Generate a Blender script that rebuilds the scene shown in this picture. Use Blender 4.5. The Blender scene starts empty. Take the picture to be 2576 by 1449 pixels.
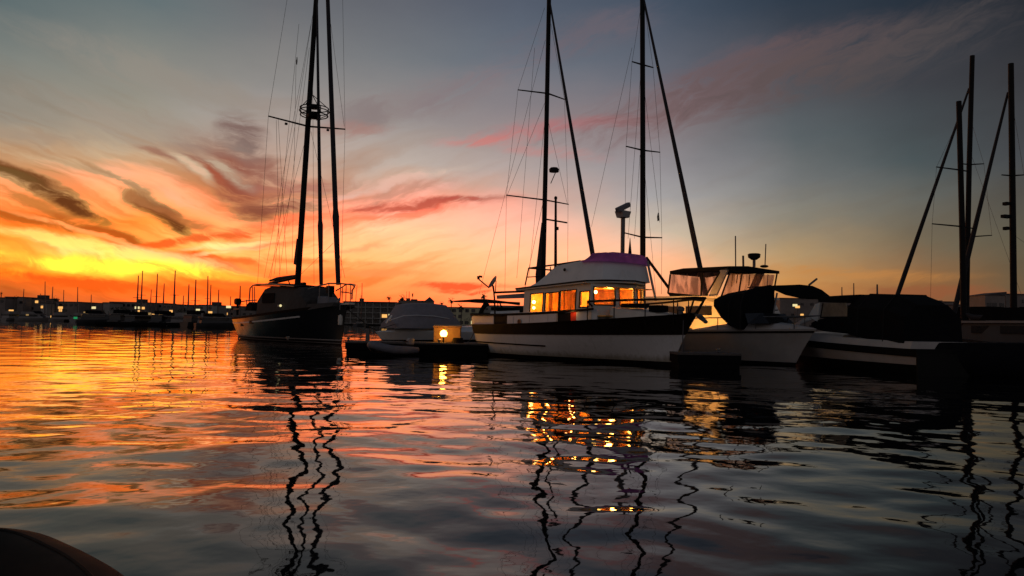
import bpy, bmesh, math, random
import numpy as np
from mathutils import Vector, Matrix, Quaternion

R = math.radians
scene = bpy.context.scene
COL = scene.collection

# ------------------------------------------------------------------ camera
FPX = 1860.0                                   # focal length for a 2576 px wide frame
CAM_H = 1.45
cam_d = bpy.data.cameras.new("camera")
cam = bpy.data.objects.new("camera", cam_d)
COL.objects.link(cam)
cam_d.sensor_width = 36.0
cam_d.lens = 36.0 * FPX / 2576.0
cam_d.clip_start = 0.05
cam_d.clip_end = 20000
CAM_M = Matrix.Translation((0, 0, CAM_H)) @ Matrix.Rotation(R(90 + 2.85), 4, 'X') @ Matrix.Rotation(R(1.0), 4, 'Z')
cam.matrix_world = CAM_M
scene.camera = cam
CAM_R = CAM_M.to_3x3()


def ray(px, py):
    return (CAM_R @ Vector(((px - 1288) / FPX, -(py - 724.5) / FPX, -1))).normalized()


def at(px, py, Y):
    d = ray(px, py)
    return Vector((0, 0, CAM_H)) + d * (Y / d.y)


def azel(px, py):
    d = ray(px, py)
    return math.atan2(d.x, d.y), math.asin(d.z)


def hz(px):
    return 817 + math.tan(R(1.0)) * (px - 1288)


# ------------------------------------------------------------------ render
scene.render.engine = 'CYCLES'
scene.cycles.use_denoising = True
scene.cycles.max_bounces = 6
scene.cycles.transparent_max_bounces = 16
scene.cycles.caustics_reflective = False
scene.cycles.caustics_refractive = False
scene.cycles.sample_clamp_indirect = 6
scene.view_settings.view_transform = 'Standard'
scene.view_settings.look = 'None'
scene.view_settings.exposure = 0
scene.view_settings.gamma = 1


def s2l(c):
    return tuple((v / 255 / 12.92) if v / 255 < 0.04045 else ((v / 255 + 0.055) / 1.055) ** 2.4 for v in c)


class NT:
    """small helper that writes node trees"""

    def __init__(self, tree):
        self.t = tree
        tree.nodes.clear()

    def n(self, kind, **kw):
        nd = self.t.nodes.new(kind)
        for k, v in kw.items():
            setattr(nd, k, v)
        return nd

    def put(self, sock, v):
        if isinstance(v, bpy.types.NodeSocket):
            self.t.links.new(v, sock)
        elif isinstance(v, (tuple, list)) and len(v) == 3 and sock.type == 'RGBA':
            sock.default_value = (*v, 1)
        else:
            sock.default_value = v

    def math(self, op, a, b=0.0, c=0.0, clamp=False):
        nd = self.n('ShaderNodeMath', operation=op, use_clamp=clamp)
        for i, v in enumerate((a, b, c)):
            self.put(nd.inputs[i], v)
        return nd.outputs[0]

    def comb(self, x, y, z=0.0):
        nd = self.n('ShaderNodeCombineXYZ')
        for i, v in enumerate((x, y, z)):
            self.put(nd.inputs[i], v)
        return nd.outputs[0]

    def noise(self, vec, scale, detail=3.0, rough=0.5, dist=0.0, dims='3D'):
        nd = self.n('ShaderNodeTexNoise', noise_dimensions=dims)
        self.put(nd.inputs['Vector'], vec)
        nd.inputs['Scale'].default_value = scale
        nd.inputs['Detail'].default_value = detail
        nd.inputs['Roughness'].default_value = rough
        nd.inputs['Distortion'].default_value = dist
        return nd.outputs['Fac']

    def ramp(self, fac, stops, interp='LINEAR'):
        nd = self.n('ShaderNodeValToRGB')
        cr = nd.color_ramp
        cr.interpolation = interp
        stops = sorted(stops, key=lambda s: s[0])
        cr.elements[0].position = stops[0][0]
        cr.elements[1].position = stops[-1][0]
        cr.elements[0].color = (*stops[0][1], 1)
        cr.elements[1].color = (*stops[-1][1], 1)
        for p, c in stops[1:-1]:
            cr.elements.new(p).color = (*c, 1)
        self.put(nd.inputs[0], fac)
        return nd.outputs[0]

    def rng(self, v, a, b, c=0.0, d=1.0, smooth=True):
        nd = self.n('ShaderNodeMapRange', interpolation_type='SMOOTHSTEP' if smooth else 'LINEAR')
        nd.clamp = True
        for i, x in enumerate((v, a, b, c, d)):
            self.put(nd.inputs[i], x)
        return nd.outputs[0]

    def mix(self, fac, a, b, mode='MIX'):
        nd = self.n('ShaderNodeMix', data_type='RGBA', blend_type=mode)
        self.put(nd.inputs[0], fac)
        self.put(nd.inputs[6], a)
        self.put(nd.inputs[7], b)
        return nd.outputs[2]


# ------------------------------------------------------------------ dusk sky
SUN_AZ, SUN_EL = R(-27), R(0.7)
world = bpy.data.worlds.new("World")
scene.world = world
world.use_nodes = True
w = NT(world.node_tree)
gen = w.n('ShaderNodeTexCoord').outputs['Generated']
sep = w.n('ShaderNodeSeparateXYZ')
w.put(sep.inputs[0], gen)
dx, dy, dz = sep.outputs
U0 = w.math('ARCTAN2', dx, dy)
V0 = w.math('ARCSINE', dz)
# gentle warping of the direction so that edges are wispy
sv = w.n('ShaderNodeVectorMath', operation='MULTIPLY')
w.put(sv.inputs[0], gen)
sv.inputs[1].default_value = (1, 1, 2.2)
sv = sv.outputs[0]
wa = w.noise(sv, 4.5, 4, 0.55)
svb = w.n('ShaderNodeVectorMath', operation='ADD')
w.put(svb.inputs[0], sv)
svb.inputs[1].default_value = (5.2, 1.3, 7.7)
wb = w.noise(svb.outputs[0], 7.0, 5, 0.6)
U = w.math('MULTIPLY_ADD', w.math('SUBTRACT', wa, 0.5), 0.09, U0)
V = w.math('MULTIPLY_ADD', w.math('SUBTRACT', wb, 0.5), 0.040, V0)
# the clear sky: elevation ramps at several azimuths
SKY = [
    (0,   [(0, (94, 108, 110)), (150, (126, 130, 124)), (300, (148, 138, 124)), (400, (208, 172, 132)), (480, (234, 168, 98)), (560, (250, 158, 54)), (625, (255, 208, 76)), (675, (250, 160, 36)), (705, (206, 98, 32)), (790, (192, 94, 46))]),
    (350, [(0, (100, 113, 116)), (150, (134, 135, 128)), (300, (154, 147, 132)), (400, (208, 178, 144)), (500, (242, 180, 112)), (560, (252, 160, 62)), (620, (255, 226, 112)), (680, (255, 230, 66)), (715, (236, 118, 34)), (790, (202, 98, 46))]),
    (650, [(0, (106, 108, 112)), (200, (140, 137, 134)), (300, (168, 158, 152)), (400, (190, 156, 136)), (500, (222, 158, 118)), (590, (255, 188, 110)), (650, (255, 196, 104)), (700, (252, 150, 56)), (790, (246, 116, 38))]),
    (1000, [(0, (95, 98, 107)), (150, (115, 119, 124)), (300, (150, 143, 141)), (420, (190, 174, 163)), (500, (232, 184, 156)), (580, (255, 206, 156)), (650, (255, 202, 130)), (710, (255, 170, 94)), (790, (252, 132, 62))]),
    (1300, [(0, (84, 92, 107)), (150, (101, 110, 122)), (300, (145, 134, 136)), (420, (180, 164, 159)), (500, (222, 172, 152)), (560, (238, 194, 166)), (640, (255, 206, 154)), (700, (255, 188, 122)), (790, (252, 140, 84))]),
    (1650, [(0, (68, 80, 96)), (200, (102, 105, 116)), (300, (134, 120, 123)), (400, (148, 142, 146)), (500, (166, 162, 162)), (600, (216, 194, 168)), (680, (240, 192, 142)), (790, (238, 154, 96))]),
    (2000, [(0, (45, 57, 71)), (200, (78, 78, 84)), (350, (90, 98, 102)), (450, (112, 115, 115)), (550, (138, 132, 118)), (640, (178, 148, 108)), (720, (204, 146, 84)), (790, (190, 112, 60))]),
    (2300, [(0, (37, 47, 59)), (200, (62, 64, 70)), (400, (74, 84, 87)), (500, (98, 99, 94)), (600, (116, 104, 84)), (700, (148, 104, 64)), (790, (136, 82, 54))]),
    (2576, [(0, (34, 39, 47)), (200, (54, 54, 58)), (400, (68, 70, 74)), (600, (92, 86, 71)), (720, (104, 88, 66)), (790, (100, 74, 56))]),
]
E0, E1 = R(-2), R(62)


def epos(e):
    return min(1, max(0, (e - E0) / (E1 - E0)))


vf = w.rng(V, E0, E1, 0, 1, smooth=False)
HIGH = s2l((46, 52, 64))
cols = []
for px, stops in SKY:
    st = [(epos(azel(px, y)[1]), s2l(c)) for y, c in stops]
    e_top = azel(px, 0)[1]
    top = s2l(stops[0][1])
    st.append((epos(e_top + R(16)), tuple(0.45 * a + 0.55 * b for a, b in zip(top, HIGH))))
    st.append((1.0, HIGH))
    cols.append((azel(px, 500)[0], w.ramp(vf, st, 'B_SPLINE' if False else 'LINEAR')))
BACK = w.ramp(vf, [(epos(0), s2l((120, 110, 107))), (epos(R(12)), s2l((126, 119, 120))), (epos(R(35)), s2l((96, 102, 116))), (1, HIGH)])
color = w.mix(w.rng(U, R(-130), R(-52)), BACK, cols[0][1])
prev = cols[0][0]
for a, c in cols[1:]:
    color = w.mix(w.rng(U, prev, a, smooth=False), color, c)
    prev = a
color = w.mix(w.rng(U, R(48), R(125)), color, BACK)
# fine streaks fanning out from the glow
u0 = azel(660, 600)[0]
fan = w.math('MULTIPLY', w.math('SQRT', w.math('ADD', w.math('POWER', w.math('SUBTRACT', U, u0), 2), 0.004)), 0.34)
vs = w.math('SUBTRACT', V, fan)
st1 = w.noise(w.comb(w.math('MULTIPLY', U, 2.6), w.math('MULTIPLY', vs, 15.0), 0.0), 1.6, 5, 0.55, 0.7)
st2 = w.noise(w.comb(w.math('MULTIPLY', U, 5.0), w.math('MULTIPLY', vs, 34.0), 3.0), 1.5, 4, 0.55, 0.4)
low = w.rng(V0, R(19), R(6))
west = w.math('MULTIPLY', w.rng(U0, R(3), R(-17), 0.12, 1.0), w.rng(U0, R(-120), R(-50)))
amt = w.math('MULTIPLY', low, west)
m1 = w.math('MULTIPLY', w.rng(st1, 0.47, 0.63), amt)
color = w.mix(w.math('MULTIPLY', m1, 0.70), color, w.mix(1.0, color, (0.80, 0.50, 0.33), 'MULTIPLY'))
m2 = w.math('MULTIPLY', w.rng(st2, 0.5, 0.66), amt)
color = w.mix(w.math('MULTIPLY', m2, 0.5), color, w.mix(1.0, color, (0.84, 0.58, 0.42), 'MULTIPLY'))
m3 = w.math('MULTIPLY', w.rng(st1, 0.5, 0.3), amt)
color = w.mix(w.math('MULTIPLY', m3, 0.55), color, w.mix(1.0, color, (1.18, 1.32, 1.45), 'MULTIPLY'))
# separate clouds: centre, half length, half width, tilt (degrees, down to the right is positive), colour, strength
CLOUDS = [
    (570, 410, 150, 74, 12, (142, 78, 60), 1.0), (622, 350, 56, 80, -20, (128, 104, 98), .9), (600, 468, 100, 60, 45, (152, 80, 60), .95), (380, 330, 300, 60, 6, (160, 147, 134), .5), (430, 391, 110, 14, 6, (158, 112, 92), .8),
    (660, 440, 90, 60, 10, (150, 98, 84), .6), (480, 424, 80, 18, 33, (214, 190, 158), .75), (540, 445, 60, 10, 34, (168, 84, 60), .6),
    (60, 462, 190, 20, 24, (116, 62, 26), .95), (130, 500, 110, 20, 26, (100, 50, 20), .95), (60, 505, 160, 16, 20, (196, 112, 48), .7), (10, 440, 90, 14, 20, (110, 78, 40), .8),
    (375, 530, 110, 26, 24, (118, 58, 22), .9), (420, 552, 90, 24, 28, (104, 52, 22), .9), (330, 505, 120, 12, 20, (176, 112, 66), .7), (520, 580, 110, 10, 14, (214, 128, 66), .6), (470, 556, 110, 16, 10, (186, 104, 56), .6),
    (110, 560, 260, 17, 9, (196, 92, 24), .95), (270, 598, 170, 19, 18, (190, 84, 22), .9), (290, 622, 70, 18, 24, (224, 104, 22), .8), (60, 612, 120, 10, 4, (238, 150, 36), .5), (200, 585, 200, 8, 14, (250, 196, 110), .5),
    (500, 657, 90, 22, 2, (214, 88, 22), .95), (560, 672, 70, 20, 14, (206, 78, 20), .95), (520, 690, 60, 12, 8, (220, 96, 26), .8), (620, 655, 110, 12, -6, (232, 108, 40), .8),
    (440, 616, 120, 13, -14, (220, 100, 30), .9), (570, 596, 160, 14, -14, (214, 104, 44), .9), (680, 566, 140, 16, -14, (222, 116, 66), .8), (690, 522, 120, 30, -12, (146, 82, 66), .9), (640, 540, 50, 30, 0, (136, 74, 54), .7),
    (590, 624, 110, 8, -10, (255, 224, 160), .8), (560, 640, 60, 6, -14, (255, 222, 150), .7), (400, 470, 160, 18, 22, (222, 182, 130), .6), (300, 470, 160, 10, 24, (170, 118, 78), .6), (230, 440, 200, 12, 14, (176, 138, 104), .5), (420, 500, 90, 14, 20, (226, 186, 142), .6),
    (760, 470, 140, 22, -12, (172, 108, 94), .7), (740, 548, 120, 12, -12, (236, 130, 84), .6), (880, 470, 130, 16, -16, (206, 170, 150), .5),
    (690, 610, 120, 9, -12, (240, 130, 70), .7), (720, 690, 140, 9, -3, (240, 118, 52), .7), (650, 715, 160, 8, 0, (236, 106, 40), .6), (880, 625, 150, 8, -5, (250, 168, 112), .6),
    (1040, 516, 270, 20, -7, (202, 88, 68), .85), (1180, 500, 160, 10, -8, (186, 84, 70), .7), (1000, 540, 240, 14, -8, (236, 128, 96), .6),
    (1010, 480, 220, 26, -14, (198, 132, 112), .55), (900, 560, 190, 20, -10, (244, 128, 84), .6), (1260, 345, 200, 22, -9, (204, 124, 118), .75),
    (1450, 318, 260, 26, -5, (176, 116, 118), .7), (1400, 380, 200, 20, 4, (196, 134, 130), .5), (1800, 240, 460, 95, -15, (122, 92, 93), .62),
    (2080, 170, 480, 95, -11, (84, 76, 76), .6), (1120, 240, 300, 60, -18, (140, 122, 122), .4), (1250, 190, 260, 40, -24, (128, 112, 118), .35), (1450, 90, 260, 60, -14, (110, 98, 106), .5),
    (905, 290, 110, 40, -12, (132, 118, 118), .5), (890, 330, 120, 26, -6, (166, 124, 116), .6), (30, 660, 110, 13, 2, (196, 84, 16), .95), (70, 690, 110, 10, 10, (206, 96, 18), .6), (250, 712, 420, 17, 3, (216, 92, 24), .9),
    (520, 735, 220, 10, 2, (232, 104, 30), .6), (130, 760, 260, 26, 2, (206, 96, 48), .6), (1160, 727, 190, 13, -4, (238, 92, 46), .85), (1180, 742, 120, 8, -2, (240, 84, 40), .8), (960, 690, 170, 11, 0, (250, 150, 84), .6),
    (780, 652, 190, 14, 1, (244, 136, 62), .75), (1000, 665, 170, 8, 0, (250, 158, 96), .4), (60, 345, 180, 20, -6, (160, 140, 122), .5), (420, 200, 360, 50, 10, (150, 141, 130), .4), (2080, 690, 320, 20, 1, (196, 132, 70), .5), (2360, 735, 260, 16, 2, (146, 86, 56), .6),
    (350, 648, 260, 22, 4, (255, 236, 150), .6), (300, 672, 330, 22, 1, (255, 236, 74), .95), (200, 620, 260, 16, 8, (255, 226, 120), .7), (570, 430, 90, 22, 30, (196, 176, 150), .7), (590, 618, 120, 9, -12, (255, 224, 150), .7), (1000, 455, 260, 15, -14, (214, 190, 172), .6),
]
uv = w.comb(U, V, 0)
st3 = w.noise(w.comb(w.math('MULTIPLY', U, 11.0), w.math('MULTIPLY', vs, 34.0), 7.0), 1.3, 8, 0.66, 1.3)
rag = w.math('MULTIPLY_ADD', st3, 0.62, w.math('MULTIPLY', st1, 0.38))
RAG = w.rng(rag, 0.37, 0.63, 0.28, 1.7, smooth=False)
for cx, cy, hl, hw, tilt, colr, op in CLOUDS:
    a, e = azel(cx, cy)
    mp = w.n('ShaderNodeMapping', vector_type='TEXTURE')
    w.put(mp.inputs[0], uv)
    mp.inputs['Location'].default_value = (a, e, 0)
    mp.inputs['Rotation'].default_value = (0, 0, R(-tilt - 1.0))
    mp.inputs['Scale'].default_value = (1.15 * hl / FPX, 1.15 * hw / FPX, 1)
    gr = w.n('ShaderNodeTexGradient', gradient_type='SPHERICAL')
    w.put(gr.inputs[0], mp.outputs[0])
    mk = w.rng(w.math('MULTIPLY', gr.outputs['Fac'], RAG), 0.02, 0.95, 0, min(1.0, op * 1.12))
    color = w.mix(mk, color, s2l(colr))
# where the glow is brighter than a picture can show, its red goes on rising
sc_ = w.n('ShaderNodeSeparateColor')
w.put(sc_.inputs[0], color)
cc_ = w.n('ShaderNodeCombineColor')
rr_ = sc_.outputs[0]
near_sun = w.math('MULTIPLY', w.rng(U0, R(6), R(-18), 0.42, 1.0), w.rng(U0, R(-130), R(-60), 0.4, 1.0))
w.put(cc_.inputs[0], w.math('MULTIPLY_ADD', w.math('MAXIMUM', w.math('SUBTRACT', rr_, 0.60), 0.0), w.math('MULTIPLY', near_sun, 2.9), rr_))
w.put(cc_.inputs[1], w.math('MULTIPLY_ADD', w.math('MAXIMUM', w.math('SUBTRACT', sc_.outputs[1], 0.60), 0.0), w.math('MULTIPLY', near_sun, 1.1), sc_.outputs[1]))
w.put(cc_.inputs[2], sc_.outputs[2])
color = cc_.outputs[0]
# below the horizon the sky only ever shows to reflections
color = w.mix(w.rng(V0, R(-0.5), R(-6)), color, (0.02, 0.018, 0.018))
bg1 = w.n('ShaderNodeBackground')
w.put(bg1.inputs[0], color)
bg1.inputs[1].default_value = 1.0
nish = w.n('ShaderNodeTexSky', sky_type='NISHITA')
nish.sun_disc = False
nish.sun_elevation = SUN_EL
nish.sun_rotation = SUN_AZ
bg2 = w.n('ShaderNodeBackground')
w.put(bg2.inputs[0], nish.outputs[0])
bg2.inputs[1].default_value = 0.003
ad = w.n('ShaderNodeAddShader')
w.put(ad.inputs[0], bg1.outputs[0])
w.put(ad.inputs[1], bg2.outputs[0])
wo = w.n('ShaderNodeOutputWorld')
w.put(wo.inputs[0], ad.outputs[0])

# the last glow of the sun, low and far left behind the boats
sun_d = bpy.data.lights.new("sun", 'SUN')
sun_d.energy = 0.3
sun_d.angle = R(0.5)
sun_d.color = (1.0, 0.46, 0.16)
sun = bpy.data.objects.new("sun", sun_d)
COL.objects.link(sun)
sd = Vector((math.sin(SUN_AZ) * math.cos(SUN_EL), math.cos(SUN_AZ) * math.cos(SUN_EL), math.sin(SUN_EL)))
sun.rotation_euler = (-sd).to_track_quat('-Z', 'Y').to_euler()
sun.location = sd * 300

# ------------------------------------------------------------------ object helpers
def tag(o, label=None, cat=None, group=None, kind=None):
    for k, v in (('label', label), ('category', cat), ('group', group), ('kind', kind)):
        if v:
            o[k] = v
    return o


def mat(name, color, rough=0.6, metal=0.0, var=0.12, scale=3.0, spec=0.5, emit=None, estr=0.0, bump=0.0, coat=0.0):
    """principled material with a little procedural wear"""
    m = bpy.data.materials.new(name)
    m.use_nodes = True
    t = NT(m.node_tree)
    b = t.n('ShaderNodeBsdfPrincipled')
    o = t.n('ShaderNodeOutputMaterial')
    t.put(o.inputs[0], b.outputs[0])
    tc = t.n('ShaderNodeTexCoord').outputs['Object']
    nz = t.noise(tc, scale, 5, 0.6)
    lo = tuple(c * (1 - var) for c in color)
    hi = tuple(min(1, c * (1 + var)) for c in color)
    t.put(b.inputs['Base Color'], t.mix(t.rng(nz, 0.3, 0.7), lo, hi))
    t.put(b.inputs['Roughness'], t.rng(nz, 0.25, 0.75, max(0, rough - 0.08), min(1, rough + 0.08)))
    b.inputs['Metallic'].default_value = metal
    b.inputs['Specular IOR Level'].default_value = spec
    if coat:
        b.inputs['Coat Weight'].default_value = coat
    if bump:
        bp = t.n('ShaderNodeBump')
        bp.inputs['Strength'].default_value = bump
        bp.inputs['Distance'].default_value = 0.02
        t.put(bp.inputs['Height'], t.noise(tc, scale * 4, 4, 0.6))
        t.put(b.inputs['Normal'], bp.outputs[0])
    if emit:
        b.inputs['Emission Color'].default_value = (*emit, 1)
        b.inputs['Emission Strength'].default_value = estr
    return m


# ------------------------------------------------------------------ water
def build_water():
    rng = np.random.default_rng(11)
    r = [0.25]
    while r[-1] < 420:
        r.append(r[-1] * (1 + 1 / 200) + 0.003)
    while r[-1] < 6000:
        r.append(r[-1] * 1.25)
    r = np.array(r)
    na = 640
    ang = np.linspace(R(-62), R(62), na)
    rr, aa = np.meshgrid(r, ang, indexing='ij')
    X = rr * np.sin(aa)
    Y = rr * np.cos(aa)
    Z = np.zeros_like(X)
    nw = 90
    lam = np.exp(rng.uniform(math.log(0.42), math.log(3.4), nw))
    th = rng.normal(R(75), R(55), nw)
    slope = 0.032 / math.sqrt(nw / 2) * (lam / 1.0) ** 0.35
    ph = rng.uniform(0, 2 * math.pi, nw)
    for i in range(nw):
        k = 2 * math.pi / lam[i]
        a = slope[i] / k
        Z += a * np.sin(k * (X * math.cos(th[i]) + Y * math.sin(th[i])) + ph[i])
    # patches of calmer and livelier water
    calm = 0.8 + 0.3 * np.sin(X * 0.21 + 1.3 * np.sin(Y * 0.13)) * np.sin(Y * 0.17 + 0.7 + 0.8 * np.sin(X * 0.11))
    near = np.clip((rr - 4) / 26, 0, 1)
    Z *= calm * (0.92 - 0.36 * near)
    Z *= np.clip((500 - rr) / 80, 0, 1)
    nv = X.size
    co = np.stack([X, Y, Z], -1).reshape(-1, 3).astype(np.float32)
    nr = len(r)
    idx = np.arange(nv).reshape(nr, na)
    q = np.stack([idx[:-1, :-1], idx[1:, :-1], idx[1:, 1:], idx[:-1, 1:]], -1).reshape(-1, 4)
    q = q[:, ::-1]
    me = bpy.data.meshes.new("water")
    me.vertices.add(nv)
    me.vertices.foreach_set("co", co.ravel())
    nf = len(q)
    me.loops.add(nf * 4)
    me.loops.foreach_set("vertex_index", q.ravel().astype(np.int32))
    me.polygons.add(nf)
    me.polygons.foreach_set("loop_start", np.arange(0, nf * 4, 4, dtype=np.int32))
    me.polygons.foreach_set("loop_total", np.full(nf, 4, dtype=np.int32))
    me.polygons.foreach_set("use_smooth", np.ones(nf, dtype=bool))
    me.update(calc_edges=True)
    me.validate()
    ob = bpy.data.objects.new("water", me)
    COL.objects.link(ob)
    m = bpy.data.materials.new("harbour_water")
    m.use_nodes = True
    t = NT(m.node_tree)
    b = t.n('ShaderNodeBsdfPrincipled')
    b.inputs['Base Color'].default_value = (0.002, 0.003, 0.0035, 1)
    b.inputs['Roughness'].default_value = 0.025
    b.inputs['IOR'].default_value = 1.333
    o = t.n('ShaderNodeOutputMaterial')
    t.put(o.inputs[0], b.outputs[0])
    tc = t.n('ShaderNodeTexCoord').outputs['Object']
    bp = t.n('ShaderNodeBump')
    bp.inputs['Strength'].default_value = 0.20
    bp.inputs['Distance'].default_value = 0.02
    t.put(bp.inputs['Height'], t.math('MULTIPLY_ADD', t.noise(tc, 6.5, 2, 0.5), 0.16, t.noise(tc, 2.8, 2, 0.45)))
    t.put(b.inputs['Normal'], bp.outputs[0])
    me.materials.append(m)
    ob['kind'] = 'structure'
    return ob


build_water()

# ------------------------------------------------------------------ mesh helpers
class MB:
    def __init__(self):
        self.v, self.f = [], []

    def add(self, vs, fs):
        k = len(self.v)
        self.v += [tuple(v) for v in vs]
        self.f += [tuple(i + k for i in f) for f in fs]
        return self

    def hexa(self, p):
        """eight corners: bottom ring of four, top ring of four"""
        return self.add(p, [(3, 2, 1, 0), (4, 5, 6, 7), (0, 1, 5, 4), (1, 2, 6, 5), (2, 3, 7, 6), (3, 0, 4, 7)])

    def box(self, c, s, rz=0.0, taper=1.0):
        cx, cy, cz = c
        a, b, h = s[0] / 2, s[1] / 2, s[2] / 2
        p = []
        for zz, k in ((-h, 1.0), (h, taper)):
            for x, y in ((-a, -b), (a, -b), (a, b), (-a, b)):
                x, y = x * k, y * k
                p.append((cx + x * math.cos(rz) - y * math.sin(rz), cy + x * math.sin(rz) + y * math.cos(rz), cz + zz))
        return self.hexa(p)

    def rings(self, secs, closed=True, caps=True):
        n = len(secs[0])
        k = len(self.v)
        for s in secs:
            self.v += [tuple(p) for p in s]
        for i in range(len(secs) - 1):
            for j in range(n if closed else n - 1):
                a = k + i * n + j
                b = k + i * n + (j + 1) % n
                self.f.append((a, b, b + n, a + n))
        if caps:
            self.f.append(tuple(k + j for j in reversed(range(n))))
            self.f.append(tuple(k + (len(secs) - 1) * n + j for j in range(n)))
        return self

    def tube(self, pts, rad, n=8):
        pts = [Vector(p) for p in pts]
        if not isinstance(rad, (list, tuple)):
            rad = [rad] * len(pts)
        secs = []
        up = None
        for i, p in enumerate(pts):
            d = (pts[min(i + 1, len(pts) - 1)] - pts[max(i - 1, 0)]).normalized()
            if up is None:
                up = d.orthogonal().normalized()
            up = (up - d * up.dot(d))
            up = up.normalized() if up.length > 1e-6 else d.orthogonal().normalized()
            sd_ = d.cross(up)
            secs.append([p + (up * math.cos(2 * math.pi * k / n) + sd_ * math.sin(2 * math.pi * k / n)) * rad[i] for k in range(n)])
        return self.rings(secs)

    def prism(self, pts, off):
        n = len(pts)
        off = Vector(off)
        a = [Vector(p) for p in pts]
        b = [p + off for p in a]
        return self.add(a + b, [tuple(reversed(range(n))), tuple(range(n, 2 * n))] + [(i, (i + 1) % n, (i + 1) % n + n, i + n) for i in range(n)])

    def lathe(self, prof, c, n=16, axis=(0, 0, 1)):
        ax = Vector(axis).normalized()
        u = ax.orthogonal().normalized()
        vv = ax.cross(u)
        c = Vector(c)
        return self.rings([[c + ax * z + (u * math.cos(2 * math.pi * k / n) + vv * math.sin(2 * math.pi * k / n)) * max(r, 1e-4) for k in range(n)] for r, z in prof])

    def ball(self, c, r, n=12, sz=1.0):
        return self.lathe([(r * math.sin(math.pi * i / 8), -r * sz * math.cos(math.pi * i / 8)) for i in range(9)], c, n)

    def build(self, name, m, parent=None, smooth=False, bevel=0.0, label=None, double=False):
        me = bpy.data.meshes.new(name)
        me.from_pydata(self.v, [], self.f)
        bm = bmesh.new()
        bm.from_mesh(me)
        bmesh.ops.remove_doubles(bm, verts=bm.verts, dist=1e-5)
        bmesh.ops.recalc_face_normals(bm, faces=bm.faces)
        if bevel:
            es = [e for e in bm.edges if len(e.link_faces) == 2 and e.calc_face_angle(0) > 0.6]
            bmesh.ops.bevel(bm, geom=es, offset=bevel, segments=2, affect='EDGES', profile=0.6, clamp_overlap=True)
        bm.to_mesh(me)
        bm.free()
        if smooth:
            me.shade_smooth()
            try:
                me.set_sharp_from_angle(angle=R(38))
            except Exception:
                pass
        me.materials.append(m)
        o = bpy.data.objects.new(name, me)
        COL.objects.link(o)
        if parent is not None:
            o.parent = parent
        if label:
            o['label'] = label
        return o


def thing(name, label, cat, loc, rz=0.0, group=None):
    o = bpy.data.objects.new(name, None)
    o.empty_display_size = 0.3
    COL.objects.link(o)
    o.location = loc
    o.rotation_euler = (0, 0, rz)
    return tag(o, label, cat, group)


def dup(root, loc, rz=None, label=None, scale=None):
    r = root.copy()
    COL.objects.link(r)
    r.location = loc
    if rz is not None:
        r.rotation_euler = (0, 0, rz)
    if scale:
        r.scale = scale
    if label:
        r['label'] = label
    for ch in list(root.children):
        c = ch.copy()
        COL.objects.link(c)
        c.parent = r
        for g in list(ch.children):
            d = g.copy()
            COL.objects.link(d)
            d.parent = c
    return r


class Frame:
    """local axes of a thing: x ahead, y to its left, z up; turns photo directions into points of its own planes"""

    def __init__(self, o, deg):
        self.o = Vector((o[0], o[1], 0))
        self.a = R(deg)
        self.fx = Vector((math.cos(self.a), math.sin(self.a), 0))
        self.fy = Vector((-math.sin(self.a), math.cos(self.a), 0))
        self.c = Vector((0, 0, CAM_H)) - self.o

    def loc(self, p):
        q = p - self.o
        return Vector((q.dot(self.fx), q.dot(self.fy), q.z))

    def sp(self, px, py, y=0.0):
        d = ray(px, py)
        return self.loc(Vector((0, 0, CAM_H)) + d * ((y - self.c.dot(self.fy)) / d.dot(self.fy)))

    def xp(self, px, py, x=0.0):
        d = ray(px, py)
        return self.loc(Vector((0, 0, CAM_H)) + d * ((x - self.c.dot(self.fx)) / d.dot(self.fx)))


def ground(px, py, z=0.0):
    d = ray(px, py)
    return Vector((0, 0, CAM_H)) + d * ((z - CAM_H) / d.z)


def z3(x, y):
    """close-up of the trawler -> photo coordinates (2576 wide)"""
    return (1850 + x * 0.3882) / 1.59, (950 + y * 0.3882) / 1.59


def z4(x, y):
    return (2600 + x * 0.427) / 1.59, (950 + y * 0.427) / 1.59


def z1(x, y):
    return (850 + x * 0.31055) / 1.59, (1000 + y * 0.31055) / 1.59


def z2(x, y):
    return (1350 + x * 0.27599) / 1.59, (1080 + y * 0.27599) / 1.59


def z5(x, y):
    return (3400 + x * 0.3795) / 1.59, (1000 + y * 0.3795) / 1.59


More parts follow.
